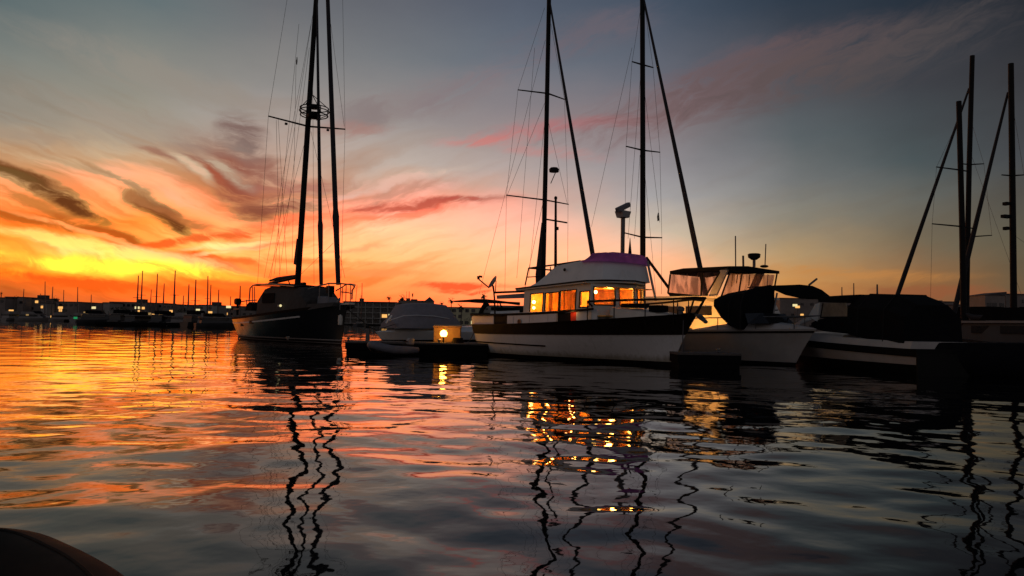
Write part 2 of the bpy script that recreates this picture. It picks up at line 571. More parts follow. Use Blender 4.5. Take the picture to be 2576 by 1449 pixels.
class Hull:
    """ship form: x from stern (xs) to bow, z from below the water to the sheer"""

    def __init__(self, xs, xs_top, xb, xb_top, B, tw, sheer, zb=-0.35, mid=0.45, p=2.2, flare=0.75, bowp=1.0):
        self.__dict__.update(locals())

    def plan(self, t):
        t = min(1.0, max(0.0, t))
        if t > self.mid:
            return max(0.0, 1 - ((t - self.mid) / (1 - self.mid)) ** self.p)
        return self.tw + (1 - self.tw) * math.sin(math.pi / 2 * (t / self.mid))

    def pt(self, t, z, side, off=0.0):
        t = min(1.0, max(0.0, t))
        zs = self.sheer(t)
        q = min(1.2, max(0.0, (z - self.zb) / (zs - self.zb)))
        x0 = self.xs + (self.xs_top - self.xs) * q
        x1 = self.xb + (self.xb_top - self.xb) * q ** 1.3
        x = x0 + t * (x1 - x0)
        k = max(0, (t - 0.35) / 0.65)
        sec = q ** (0.22 + self.flare * k)
        hb = self.B / 2 * self.plan(t) * sec + off
        return (x, side * max(hb, 0.012), z)

    def band(self, mb, z0, z1, off=0.0, n=28, m=5, cap_lo=False, cap_hi=False, t0=0.0, t1=1.0):
        """closed shell between two heights (functions of t)"""
        secs = []
        for i in range(n + 1):
            t = t0 + (t1 - t0) * i / n
            a, b = z0(t), z1(t)
            zz = [a + (b - a) * j / m for j in range(m + 1)]
            ring = [self.pt(t, z, -1, off) for z in reversed(zz)] + [self.pt(t, z, 1, off) for z in zz]
            if i == 0:
                ring = [(p[0] - off, p[1], p[2]) for p in ring]
            secs.append(ring)
        mb.rings(secs, closed=True, caps=True)
        return mb


# ------------------------------------------------------------------ materials
M = {}
M['white_hull'] = mat('white_gelcoat', (0.62, 0.62, 0.60), 0.32, var=0.07, scale=1.2)
M['cream'] = mat('cream_gelcoat', (0.58, 0.54, 0.46), 0.4, var=0.08, scale=1.5)
M['dim_white'] = mat('dimmed_gelcoat', (0.27, 0.26, 0.25), 0.5, var=0.12, scale=1.2)  # white gelcoat darkened, the dim light is put into its colour
M['pale_hull'] = mat('pale_gelcoat', (0.38, 0.35, 0.32), 0.45, var=0.1, scale=1.2)
M['grey_canvas'] = mat('grey_canvas', (0.19, 0.18, 0.195), 0.9, var=0.12, scale=5, bump=0.4)
M['dark_canvas'] = mat('dark_grey_canvas', (0.055, 0.050, 0.046), 0.9, var=0.2, scale=3, bump=0.4, spec=0.15)
M['seam'] = mat('canvas_seam_tape', (0.018, 0.017, 0.017), 0.9, var=0.2, scale=3, spec=0.1)
M['black_canvas'] = mat('black_canvas', (0.006, 0.006, 0.007), 0.9, var=0.3, scale=4, bump=0.5, spec=0.08)
M['navy'] = mat('navy_hull_paint', (0.006, 0.006, 0.008), 0.22, var=0.2, scale=1.0, spec=0.35)
M['teak'] = mat('dark_teak', (0.010, 0.006, 0.004), 0.7, var=0.35, scale=6, spec=0.15)
M['black'] = mat('black_trim', (0.005, 0.005, 0.005), 0.6, var=0.2, scale=5, spec=0.15)
M['mast'] = mat('dark_mast_paint', (0.007, 0.006, 0.006), 0.65, var=0.25, scale=2.5, spec=0.15)
M['alu'] = mat('dull_aluminium', (0.10, 0.095, 0.095), 0.45, metal=0.5, var=0.2, scale=3)
M['steel'] = mat('stainless_tube', (0.16, 0.155, 0.15), 0.4, metal=0.75, var=0.15, scale=4)
M['sail'] = mat('furled_sailcloth', (0.018, 0.017, 0.020), 0.9, var=0.3, scale=5, bump=0.4)
M['rope'] = mat('rigging_wire', (0.06, 0.055, 0.055), 0.6, var=0.2, scale=8)
M['purple'] = mat('purple_canvas', (0.42, 0.10, 0.30), 0.85, var=0.22, scale=3.5, bump=0.6)
M['dock'] = mat('dock_timber', (0.07, 0.058, 0.05), 0.8, var=0.3, scale=5, bump=0.5)
M['float'] = mat('dock_float', (0.005, 0.005, 0.005), 0.85, var=0.3, scale=3, spec=0.1)
M['pile'] = mat('piling_timber', (0.05, 0.04, 0.035), 0.85, var=0.35, scale=5, bump=0.6)
M['wood'] = mat('varnished_cabin_wood', (0.74, 0.36, 0.06), 0.45, var=0.3, scale=3)
M['curtain'] = mat('yellow_curtain', (0.85, 0.55, 0.12), 0.9, var=0.15, scale=6)
M['red'] = mat('red_cloth', (0.60, 0.04, 0.015), 0.8, var=0.25, scale=4)
M['dish'] = mat('grey_dish', (0.12, 0.11, 0.12), 0.5, var=0.15, scale=4)
M['rubber'] = mat('black_rubber', (0.003, 0.003, 0.003), 0.7, var=0.3, scale=2.5, spec=0.12)
M['grey_rib'] = mat('grey_inflatable_tube', (0.13, 0.13, 0.15), 0.6, var=0.12, scale=3)
M['wall'] = mat('stucco_wall', (0.27, 0.25, 0.22), 0.85, var=0.18, scale=0.35)
M['wall_dark'] = mat('brown_stucco_wall', (0.20, 0.16, 0.135), 0.85, var=0.2, scale=0.3)
M['wall_cream'] = mat('cream_stucco_wall', (0.50, 0.45, 0.27), 0.85, var=0.18, scale=0.3)
M['roof'] = mat('dark_roofing', (0.06, 0.05, 0.05), 0.85, var=0.3, scale=0.5)
M['winglass'] = mat('dark_window_glass', (0.015, 0.015, 0.016), 0.12, var=0.3, scale=0.5)
M['leaf'] = mat('palm_leaf', (0.045, 0.055, 0.025), 0.7, var=0.5, scale=2)
M['trunk'] = mat('palm_trunk', (0.07, 0.055, 0.04), 0.9, var=0.4, scale=3)
M['bush'] = mat('dark_foliage', (0.045, 0.05, 0.028), 0.8, var=0.5, scale=2)
M['land'] = mat('shore_ground', (0.06, 0.05, 0.045), 0.95, var=0.3, scale=0.05)
M['farhull'] = mat('far_hull', (0.20, 0.18, 0.165), 0.5, var=0.15, scale=0.5)
M['fardark'] = mat('far_dark_hull', (0.03, 0.03, 0.03), 0.5, var=0.3, scale=0.5)
M['farmast'] = mat('far_mast', (0.06, 0.05, 0.045), 0.5, var=0.2, scale=1)


def lamp_mat(name, col, s):
    m = bpy.data.materials.new(name)
    m.use_nodes = True
    t = NT(m.node_tree)
    e = t.n('ShaderNodeEmission')
    e.inputs[0].default_value = (*col, 1)
    e.inputs[1].default_value = s
    o = t.n('ShaderNodeOutputMaterial')
    t.put(o.inputs[0], e.outputs[0])
    return m


M['lamp'] = lamp_mat('warm_lamp', (1.0, 0.44, 0.06), 20)
M['cabinlamp'] = lamp_mat('warm_cabin_lamp', (1.0, 0.62, 0.15), 16)
M['litwin'] = lamp_mat('lit_window', (1.0, 0.50, 0.14), 1.1)
M['dimwin'] = lamp_mat('dim_lit_window', (0.9, 0.55, 0.20), 0.35)
M['palewin'] = lamp_mat('pale_lit_window', (1.0, 0.85, 0.42), 0.9)
M['violet'] = lamp_mat('violet_lamp', (0.65, 0.08, 0.9), 1.3)
M['green'] = lamp_mat('green_lamp', (0.05, 0.7, 0.25), 0.35)
M['redlamp'] = lamp_mat('red_lamp', (1.0, 0.06, 0.02), 1.5)


def glass_mat(name, tint, mixf, rough=0.02):
    m = bpy.data.materials.new(name)
    m.use_nodes = True
    t = NT(m.node_tree)
    a = t.n('ShaderNodeBsdfTransparent')
    a.inputs[0].default_value = (*tint, 1)
    g = t.n('ShaderNodeBsdfGlossy')
    g.inputs['Roughness'].default_value = rough
    g.inputs[0].default_value = (0.8, 0.8, 0.8, 1)
    mx = t.n('ShaderNodeMixShader')
    lw = t.n('ShaderNodeLayerWeight')
    lw.inputs[0].default_value = 0.5
    t.put(mx.inputs[0], t.math('MULTIPLY_ADD', t.math('POWER', lw.outputs['Facing'], 5.0), 0.5 * mixf, 0.02))
    t.put(mx.inputs[1], a.outputs[0])
    t.put(mx.inputs[2], g.outputs[0])
    o = t.n('ShaderNodeOutputMaterial')
    t.put(o.inputs[0], mx.outputs[0])
    return m


def hull_mat():
    m = bpy.data.materials.new('stained_white_hull')
    m.use_nodes = True
    t = NT(m.node_tree)
    b = t.n('ShaderNodeBsdfPrincipled')
    o = t.n('ShaderNodeOutputMaterial')
    t.put(o.inputs[0], b.outputs[0])
    tc = t.n('ShaderNodeTexCoord').outputs['Object']
    mp = t.n('ShaderNodeMapping')
    t.put(mp.inputs[0], tc)
    mp.inputs['Scale'].default_value = (3.2, 3.2, 0.35)
    streak = t.noise(mp.outputs[0], 1.5, 6, 0.65)
    blot = t.noise(tc, 0.9, 5, 0.6)
    sp_ = t.n('ShaderNodeSeparateXYZ')
    t.put(sp_.inputs[0], tc)
    line = t.rng(t.math('MULTIPLY_ADD', t.math('SUBTRACT', streak, 0.5), 0.5, sp_.outputs[2]), 0.16, 0.42, 0.8, 0.0)
    c = t.mix(t.math('MULTIPLY', t.rng(streak, 0.52, 0.75), 0.45), (0.64, 0.63, 0.61), (0.40, 0.37, 0.32))
    c = t.mix(t.math('MULTIPLY', t.rng(blot, 0.5, 0.7), 0.2), c, (0.48, 0.46, 0.42))
    c = t.mix(line, c, (0.26, 0.23, 0.16))
    t.put(b.inputs['Base Color'], c)
    t.put(b.inputs['Roughness'], t.rng(blot, 0.3, 0.7, 0.22, 0.42))
    return m


M['stained_hull'] = hull_mat()
M['glass'] = glass_mat('cabin_glass', (0.96, 0.95, 0.93), 1.0)


def vinyl_mat():
    m = bpy.data.materials.new('clear_vinyl')
    m.use_nodes = True
    t = NT(m.node_tree)
    a = t.n('ShaderNodeBsdfTransparent')
    a.inputs[0].default_value = (0.90, 0.80, 0.78, 1)
    d = t.n('ShaderNodeBsdfTranslucent')
    d.inputs[0].default_value = (0.80, 0.66, 0.62, 1)
    tc = t.n('ShaderNodeTexCoord').outputs['Object']
    mp = t.n('ShaderNodeMapping')
    t.put(mp.inputs[0], tc)
    mp.inputs['Rotation'].default_value = (0, R(24), 0)
    mp.inputs['Scale'].default_value = (1.6, 1.6, 0.5)
    nz = t.noise(mp.outputs[0], 1.4, 3, 0.5, 0.6)
    mx = t.n('ShaderNodeMixShader')
    t.put(mx.inputs[0], t.rng(nz, 0.40, 0.62, 0.12, 0.55))
    t.put(mx.inputs[1], a.outputs[0])
    t.put(mx.inputs[2], d.outputs[0])
    o = t.n('ShaderNodeOutputMaterial')
    t.put(o.inputs[0], mx.outputs[0])
    return m


M['vinyl'] = vinyl_mat()
M['fogged'] = None


def canvas_mat(name, c, k):
    m = bpy.data.materials.new(name)
    m.use_nodes = True
    t = NT(m.node_tree)
    tc = t.n('ShaderNodeTexCoord').outputs['Object']
    nz = t.noise(tc, 2.2, 4, 0.6)
    col = t.mix(t.rng(nz, 0.3, 0.7), tuple(x * 0.7 for x in c), c)
    a = t.n('ShaderNodeBsdfDiffuse')
    b = t.n('ShaderNodeBsdfTranslucent')
    t.put(a.inputs[0], col)
    t.put(b.inputs[0], col)
    bp = t.n('ShaderNodeBump')
    bp.inputs['Strength'].default_value = 0.6
    bp.inputs['Distance'].default_value = 0.05
    t.put(bp.inputs['Height'], t.noise(tc, 3.0, 3, 0.5))
    t.put(a.inputs['Normal'], bp.outputs[0])
    mx = t.n('ShaderNodeMixShader')
    mx.inputs[0].default_value = k
    t.put(mx.inputs[1], a.outputs[0])
    t.put(mx.inputs[2], b.outputs[0])
    o = t.n('ShaderNodeOutputMaterial')
    t.put(o.inputs[0], mx.outputs[0])
    return m


M['fogged'] = canvas_mat('fogged_vinyl', (0.80, 0.74, 0.64), 0.85)
M['purple'] = canvas_mat('purple_canvas', (0.95, 0.34, 0.86), 0.70)
M['curtain'] = canvas_mat('yellow_curtain', (0.90, 0.60, 0.14), 0.6)


def point(name, loc, energy, col, parent=None, size=0.08):
    d = bpy.data.lights.new(name, 'POINT')
    d.energy = energy
    d.color = col
    d.shadow_soft_size = size
    o = bpy.data.objects.new(name, d)
    COL.objects.link(o)
    o.location = loc
    if parent is not None:
        o.parent = parent
    return o


def windowed(mb, P, us, zs, holes, th):
    """wall with real openings: P(u, z) gives the outer surface, th is the vector to the inner one"""
    cu = sorted(set(us + [h[0] for h in holes] + [h[1] for h in holes]))
    cz = sorted(set(zs + [h[2] for h in holes] + [h[3] for h in holes]))
    th = Vector(th)
    for i in range(len(cu) - 1):
        for j in range(len(cz) - 1):
            um, zm = (cu[i] + cu[i + 1]) / 2, (cz[j] + cz[j + 1]) / 2
            if any(h[0] < um < h[1] and h[2] < zm < h[3] for h in holes):
                continue
            o = [Vector(P(cu[i], cz[j])), Vector(P(cu[i + 1], cz[j])), Vector(P(cu[i + 1], cz[j + 1])), Vector(P(cu[i], cz[j + 1]))]
            mb.hexa(o + [q + th for q in o])
    return mb

# ------------------------------------------------------------------ trawler yacht with the lit cabin
def build_trawler():
    o = ground(1694, 921)
    F = Frame(o, -50)
    root = thing('trawler_yacht', 'white trawler yacht with lit cabin windows and purple cover over its flybridge', 'motor yacht', (o.x, o.y, 0), F.a)

    def sheer(t):
        return 1.40 + 0.10 * t + 0.44 * t ** 2.2
    H = Hull(-10.25, -10.35, -0.15, 1.02, 3.95, 0.86, sheer, flare=0.55, p=2.7, mid=0.40)
    lo = lambda t: 1.02 + 0.06 * t + 0.12 * t * t
    H.band(MB(), lambda t: 0.14, lo, 0.0).build('hull', M['stained_hull'], root, smooth=True)
    H.band(MB(), lambda t: -0.34, lambda t: 0.15, 0.015).build('boot_stripe', M['black'], root, smooth=True)
    H.band(MB(), lambda t: lo(t) - 0.01, sheer, 0.035, m=3).build('bulwark', M['teak'], root, smooth=True)
    H.band(MB(), lambda t: 0.60 - 0.1 * t, lambda t: 0.66 - 0.1 * t, 0.03, t0=0.0, t1=0.46, m=1).build('rub_strip', M['black'], root)
    H.band(MB(), lambda t: sheer(t) - 0.005, lambda t: sheer(t) + 0.05, 0.07, m=1).build('cap_rail', M['teak'], root)
    # side panels of the aft cabin and cockpit
    z0, z1_ = 1.36, 1.93
    ys = -1.80
    def yhull(x):
        t = min(1, max(0, (x + 10.3) / 11.0))
        return max(ys, H.pt(t, sheer(t), -1)[1] + 0.10)
    cuts = [F.sp(*z3(x, 850), ys).x for x in (70, 312, 458, 525, 690, 880, 968, 1092, 1158, 1340)]
    tops = lambda x: 1.90 + 0.028 * (x + 10)
    for k in range(len(cuts) - 1):
        if k in (1, 6):
            continue
        a, b = cuts[k] + 0.012, cuts[k + 1] - 0.012
        if k == 7:
            continue
        ya, yb = yhull(a), yhull(b)
        MB().hexa([(a, ya, z0), (b, yb, z0), (b, yb + 0.08, z0), (a, ya + 0.08, z0), (a, ya, tops(a)), (b, yb, tops(b)), (b, yb + 0.08, tops(b)), (a, ya + 0.08, tops(a))]).build('cockpit_side', M['white_hull'], root)
    pp = MB()
    for a, b in zip(cuts[:-1], cuts[1:]):
        pp.hexa([(a, 1.72, z0), (b, 1.72, z0), (b, 1.80, z0), (a, 1.80, z0), (a, 1.72, tops(a)), (b, 1.72, tops(b)), (b, 1.80, tops(b)), (a, 1.80, tops(a))])
    pp.hexa([(cuts[0] - 0.08, -1.6, z0), (cuts[0], -1.6, z0), (cuts[0], 1.7, z0), (cuts[0] - 0.08, 1.7, z0), (cuts[0] - 0.08, -1.6, 1.9), (cuts[0], -1.6, 1.9), (cuts[0], 1.7, 1.9), (cuts[0] - 0.08, 1.7, 1.9)])
    pp.build('far_cockpit_side', M['white_hull'], root)
    MB().box(((cuts[1] + cuts[2]) / 2, ys + 0.10, 1.62), (cuts[2] - cuts[1], 0.05, 0.55)).build('boarding_gate', M['black'], root)
    MB().box(((cuts[6] + cuts[7]) / 2, ys + 0.10, 1.66), (cuts[7] - cuts[6], 0.05, 0.62)).build('cabin_door', M['black'], root)
    # red lit lower door light
    MB().box(((cuts[7] + cuts[8]) / 2, ys + 0.12, 1.72), (cuts[8] - cuts[7] - 0.03, 0.03, 0.68)).build('red_curtain', M['red'], root)
    point('door_lamp', ((cuts[7] + cuts[8]) / 2 + 0.05, ys - 0.10, 2.0), 2.2, (1, 0.45, 0.12), root, 0.04)
    # porthole
    c = F.sp(*z3(588, 870), ys)
    pr = MB()
    pr.lathe([(0.13, 0), (0.13, 0.03), (0.095, 0.03), (0.09, 0.005)], (c.x, ys, c.z), 20, (0, -1, 0))
    po = pr.build('porthole', M['steel'], root, smooth=True)
    MB().lathe([(0.0, 0.01), (0.092, 0.01), (0.092, 0.015), (0.0, 0.015)], (c.x, ys, c.z), 20, (0, -1, 0)).build('glass', M['winglass'], po)
    # dark hand rail along the top of the panels
    r = [F.sp(*z3(x, y), ys) for x, y in ((85, 797), (400, 795), (700, 785), (1000, 768), (1200, 750), (1345, 735))]
    rl = MB().tube(r, 0.05, 8)
    rl.tube([(p.x, 1.8, p.z) for p in r], 0.05, 8)
    rl.build('side_rail', M['teak'], root, smooth=True)
    # main deck
    dk = MB()
    secs = []
    for i in range(25):
        t = i / 24
        a = H.pt(t, sheer(t) - 0.06, -1, -0.01)
        b = H.pt(t, sheer(t) - 0.06, 1, -0.01)
        secs.append([a, b, (b[0], b[1], b[2] - 0.05), (a[0], a[1], a[2] - 0.05)])
    dk.rings(secs)
    dk.build('deck', M['teak'], root)

    # ---- deckhouse with real window openings
    hy = 1.62
    xa, xf = F.sp(*z3(625, 700), -hy).x, F.sp(*z3(1330, 700), -hy).x
    zl = lambda u: 1.90 + (u - xa) / (xf - xa) * 0.16
    zh = lambda u: 2.98 + (u - xa) / (xf - xa) * 0.17

    def side(u, q, s=-1):
        return (u, s * (hy - 0.06 * q), zl(u) + (zh(u) - zl(u)) * q)

    def uq(x, y):
        p = F.sp(*z3(x, y), -hy)
        return p.x, (p.z - zl(p.x)) / (zh(p.x) - zl(p.x))
    holes = []
    for xl, xr, yt, yb in ((695, 822, 575, 775), (846, 986, 565, 770), (1000, 1162, 540, 750), (1204, 1300, 555, 716)):
        a, q0 = uq(xl, yb)
        b, q1 = uq(xr, yt)
        holes.append((a, b, max(0.04, q0 if q0 > 0 else 0.05), min(0.93, q1)))
    hw = MB()
    windowed(hw, lambda u, q: side(u, q), [xa, xf], [-0.3, 0, 1], holes, (0, 0.05, 0))
    hw.build('house_side', M['cream'], root)
    hw = MB()
    windowed(hw, lambda u, q: side(u, q, 1), [xa, xf], [-0.3, 0, 1], [], (0, -0.05, 0))
    hw.build('house_side', M['cream'], root)
    for a, b, q0, q1 in holes:
        fr = MB()
        k = 0.035
        for (u0, u1, p0, p1) in ((a - k, b + k, q0 - 0.035, q0), (a - k, b + k, q1, q1 + 0.035), (a - k, a, q0, q1), (b, b + k, q0, q1)):
            pts = [side(u0, p0), side(u1, p0), side(u1, p1), side(u0, p1)]
            fr.hexa([(x, y - 0.022, z) for x, y, z in pts] + [(x, y + 0.03, z) for x, y, z in pts])
        f = fr.build('side_window', M['teak'], root)
        gl = MB()
        pts = [side(a, q0), side(b, q0), side(b, q1), side(a, q1)]
        gl.hexa([(x, y + 0.012, z) for x, y, z in pts] + [(x, y + 0.02, z) for x, y, z in pts])
        gl.build('pane', M['glass'], f)
    # front: three raked panels in a shallow V
    plan0 = [(xf, -hy), (xf + 0.46, -0.56), (xf + 0.46, 0.56), (xf, hy)]
    zf0, zf1 = 1.72, 3.15
    fw = MB()
    for k in range(3):
        A, B_ = Vector((*plan0[k], 0)), Vector((*plan0[k + 1], 0))
        nrm = Vector(((B_ - A).y, -(B_ - A).x, 0)).normalized()

        def P(u, q, A=A, B_=B_, nrm=nrm):
            p = A.lerp(B_, u)
            z = zf0 + (zf1 - zf0) * q
            return (p.x - 0.10 * q * (1 if k == 1 else 0.6) + 0.0, p.y, z)
        hol = [(0.12, 0.88, 0.42, 0.88)]
        windowed(fw, P, [0, 1], [0, 1], hol, -nrm * 0.05)
        fr = MB()
        for (u0, u1, p0, p1) in ((0.09, 0.91, 0.39, 0.42), (0.09, 0.91, 0.88, 0.91), (0.09, 0.12, 0.42, 0.88), (0.88, 0.91, 0.42, 0.88)):
            pts = [Vector(P(u0, p0)), Vector(P(u1, p0)), Vector(P(u1, p1)), Vector(P(u0, p1))]
            fr.hexa([p + nrm * 0.02 for p in pts] + [p - nrm * 0.03 for p in pts])
        f = fr.build('front_window', M['teak'], root)
        pts = [Vector(P(u, q)) for u, q in ((0.12, 0.42), (0.88, 0.42), (0.88, 0.88), (0.12, 0.88))]
        MB().hexa([p - nrm * 0.012 for p in pts] + [p - nrm * 0.02 for p in pts]).build('pane', M['glass'], f)
    fw.build('house_front', M['cream'], root)
    MB().box((xa + 0.03, 0, 2.4), (0.06, 2 * hy - 0.16, 1.2)).build('house_back', M['cream'], root)
    # interior
    inn = MB()
    inn.box(((xa + xf) / 2 + 0.2, 0, 1.86), (xf - xa + 0.9, 2 * hy - 0.2, 0.04))
    inn.build('cabin_floor', M['wood'], root)
    inn = MB()
    inn.box(((xa + xf) / 2, 1.40, 2.5), (xf - xa - 0.2, 0.04, 1.2))
    inn.box((xa + 0.12, 0, 2.5), (0.04, 2.7, 1.2))
    inn.box(((xa + xf) / 2 + 0.3, 0, 3.0), (xf - xa + 0.6, 2.9, 0.03))
    inn.build('cabin_lining', M['wood'], root)
    for xl, xr in ((852, 892), (1036, 1085), (1004, 1016)):
        a, b = F.sp(*z3(xl, 650), -hy).x, F.sp(*z3(xr, 650), -hy).x
        n_ = 12
        ring = [(a + (b - a) * i / n_, -hy + 0.20 + 0.025 * (i % 2)) for i in range(n_ + 1)]
        MB().rings([[(x, y, 1.97) for x, y in ring] + [(x, y + 0.012, 1.97) for x, y in reversed(ring)], [(x, y, 3.0) for x, y in ring] + [(x, y + 0.012, 3.0) for x, y in reversed(ring)]]).build('curtain', M['curtain'], root)
    a, b = F.sp(*z3(900, 650), -hy).x, F.sp(*z3(984, 650), -hy).x
    MB().box(((a + b) / 2, 0.1, 2.45), (b - a + 0.4, 0.03, 1.0)).build('bulkhead', M['wood'], root)
    a, b = F.sp(*z3(1098, 650), -hy).x, F.sp(*z3(1160, 650), -hy).x
    m_ = MB().box(((a + b) / 2, -hy + 0.35, 2.55), (b - a, 0.05, 0.5))
    m_.build('red_jacket', M['red'], root)
    MB().box(((a + b) / 2 + 0.05, -hy + 0.28, 2.42), ((b - a) * 0.6, 0.04, 0.3)).build('dark_chair', M['teak'], root)
    MB().box((xf + 0.2, -0.5, 2.25), (0.35, 0.5, 0.7)).build('helm_seat', M['curtain'], root, bevel=0.05)
    MB().box((xf - 0.4, 0.6, 2.2), (0.5, 0.5, 0.8)).build('helm_seat', M['curtain'], root, bevel=0.05)
    for x, y, s in ((735, 665, 0.075), (735, 725, 0.06)):
        p = F.sp(*z3(x, y), -hy + 0.30)
        MB().ball(p, s).build('table_lamp', M['cabinlamp'], root, smooth=True)
    p = F.sp(*z3(1372, 562), -hy + 0.7)
    MB().ball((p.x, p.y, min(p.z, 2.95)), 0.07).build('ceiling_lamp', M['cabinlamp'], root, smooth=True)
    WARM = (1.0, 0.46, 0.075)
    point('saloon_light', (xa + 0.75, -0.75, 2.6), 42, WARM, root, 0.12)
    point('saloon_light', (xa + 2.1, -0.5, 2.75), 42, WARM, root, 0.12)
    point('wheelhouse_light', (xf - 0.25, -0.3, 2.85), 42, WARM, root, 0.12)
    point('wheelhouse_light', (xf + 0.25, 0.5, 2.8), 26, WARM, root, 0.12)

    # ---- roof slab with dark edge
    def eave(off, zo):
        pts = [(xa - 0.45, -hy - off + 0.1), (xf - 0.15, -hy - off), (xf + 0.46, -0.95 - off * 0.6), (xf + 0.66 + off, 0), (xf + 0.46, 0.95 + off * 0.6), (xf - 0.15, hy + off), (xa - 0.45, hy + off - 0.1)]
        return [(x, y, 2.98 + 0.045 * (x - xa) + zo) for x, y in pts]
    MB().rings([eave(0.16, 0.0), eave(0.16, 0.075)]).build('roof', M['cream'], root)
    MB().rings([eave(0.19, 0.05), eave(0.19, 0.11)]).build('roof_edge', M['black'], root)

    # ---- flybridge coaming: side path wrapping round the front
    path = []
    for x, y in ((610, 530), (700, 500), (770, 462), (850, 392), (905, 335), (960, 290), (1090, 262), (1220, 237)):
        p = F.sp(*z3(x, y), -1.52)
        path.append((p.x, -1.52, p.z))
    xt, zt = path[-1][0], path[-1][2]
    path.append((xf - 0.02, -1.50, zt + 0.03))
    for k in range(1, 7):
        a = k / 7 * math.pi
        path.append((xf + 0.62 * math.sin(a) ** 0.7, -1.5 * math.cos(a), zt + 0.02 - 0.05 * math.sin(a)))
    path.append((xf - 0.02, 1.50, zt + 0.03))
    path += [(x, -y, z) for x, y, z in reversed(path[:8])]
    secs = []
    for i, (x, y, z) in enumerate(path):
        zb_ = 3.09 + 0.045 * (x - xa)
        z = max(z, zb_ + 0.03)
        d = Vector((xf - 1.2 - x, -y, 0))
        d = Vector((max(-1, min(1, d.x * 0.5)) if x > xf - 0.1 else 0, -1 if y > 0 else (1 if y < 0 else 0), 0))
        d.normalize()
        out = Vector((x, y, 0))
        k = (z - zb_)
        secs.append([out + Vector((0, 0, zb_)) - d * 0.10, out + d * (0.10 * k) + Vector((0, 0, z)), out + d * (0.10 * k + 0.07) + Vector((0, 0, z)), out + d * 0.02 + Vector((0, 0, zb_))])
    MB().rings(secs).build('flybridge', M['white_hull'], root, smooth=True)
    tr = MB().tube([tuple((s[1] + s[2]) / 2) for s in secs[5:]], 0.025, 6)
    tr.build('coaming_trim', M['black'], root)
    sec = []
    c = F.sp(*z3(1062, 333), -1.53)
    MB().lathe([(0.001, 0.03), (0.06, 0.03), (0.07, 0.0)], (c.x, -1.58, c.z), 12, (0, -1, 0)).build('vent', M['black'], root)

    # ---- purple canvas cover over the flybridge helm
    n_u, n_v = 26, 9
    cv = MB()
    x0c, x1c = F.sp(*z3(1222, 240), -1.5).x + 0.02, xf + 0.76
    vs, fs = [], []
    for i in range(n_u + 1):
        s = i / n_u
        for j in range(n_v + 1):
            q = j / n_v * 2 - 1
            x = x0c + (x1c - x0c) * s
            edge = max(abs(q), abs(2 * s - 1) ** 3)
            wdt = 1.60 * (1 if s < 0.55 else math.sqrt(max(0.02, 1 - ((s - 0.55) / 0.45) ** 2.2)))
            prof = (1 - abs(q) ** 6) ** 0.6 * min(1, (s / 0.22)) ** 0.7 * min(1, ((1 - s) / 0.10)) ** 0.5
            z = zt - 0.06 + 0.40 * prof + 0.02 * math.sin(9 * s * math.pi) * prof - 0.03 * s
            vs.append((x, q * wdt, z))
    for i in range(n_u):
        for j in range(n_v):
            a = i * (n_v + 1) + j
            fs.append((a, a + 1, a + n_v + 2, a + n_v + 1))
    cv.add(vs, fs)
    pc = cv.build('canvas_cover', M['purple'], root, smooth=True)
    # aft flybridge rail
    rr = [F.sp(*z3(x, y), -1.4) for x, y in ((682, 316), (960, 280), (1215, 242))]
    b0 = F.sp(*z3(645, 492), -1.4)
    rb = MB().tube(rr, 0.035, 6)
    rb.tube([rr[0], b0], 0.03, 6)
    m0 = F.sp(*z3(668, 408), -1.4)
    rb.tube([m0, F.sp(*z3(860, 398), -1.4)], 0.022, 6)
    m2 = F.sp(*z3(905, 300), -1.4)
    rb.tube([m2, (m2.x, -1.4, m2.z - 0.6)], 0.022, 6)
    rb.tube([(p.x, 1.4, p.z) for p in rr], 0.035, 6)
    rb.tube([(rr[0].x, 1.4, rr[0].z), (b0.x, 1.4, b0.z)], 0.03, 6)
    rb.tube([(rr[0].x, -1.4, rr[0].z), (rr[0].x, 1.4, rr[0].z)], 0.035, 6)
    rb.build('flybridge_rail', M['black'], root, smooth=True)
    # signal mast with crosstrees behind the flybridge
    pm = F.sp(1398, 500, 0)
    pb = F.sp(1398, 690, 0)
    mm = MB().tube([(pb.x, 0, 3.1), (pm.x, 0, pm.z)], [0.075, 0.05], 8)
    mm.lathe([(0.07, 0), (0.07, 0.1), (0.02, 0.14)], (pm.x, 0, pm.z - 0.02), 8)
    mo = mm.build('signal_mast', M['mast'], root, smooth=True)
    zc = F.sp(1398, 556, 0).z
    MB().tube([(pm.x, -0.62, zc + 0.02), (pm.x, 0.72, zc)], 0.04, 6).build('crosstree', M['mast'], mo)
    MB().box((pm.x + 0.12, 0, F.sp(1400, 575, 0).z), (0.1, 0.1, 0.14)).build('lamp_housing', M['black'], mo)
    # radar on its own post
    p0, p1 = F.sp(1566, 640, 0.0), F.sp(1567, 545, 0.0)
    rd = MB().tube([(p0.x, 0, 3.2), (p1.x, 0, p1.z)], 0.085, 8).build('radar_post', M['alu'], root, smooth=True)
    zb_ = p1.z
    gb = MB()
    gb.rings([[(p1.x - 0.18, -0.19, zb_ - 0.05), (p1.x + 0.18, -0.19, zb_ - 0.05), (p1.x + 0.18, 0.19, zb_ - 0.05), (p1.x - 0.18, 0.19, zb_ - 0.05)],
              [(p1.x - 0.24, -0.25, zb_ + 0.22), (p1.x + 0.24, -0.25, zb_ + 0.22), (p1.x + 0.24, 0.25, zb_ + 0.22), (p1.x - 0.24, 0.25, zb_ + 0.22)]])
    gb.tube([(p1.x, 0, zb_ + 0.2), (p1.x, 0, zb_ + 0.32)], 0.06, 8)
    gb.build('radar_base', M['dim_white'], rd, bevel=0.03)
    bar = MB()
    bar.box((0, 0, 0), (0.18, 0.92, 0.20))
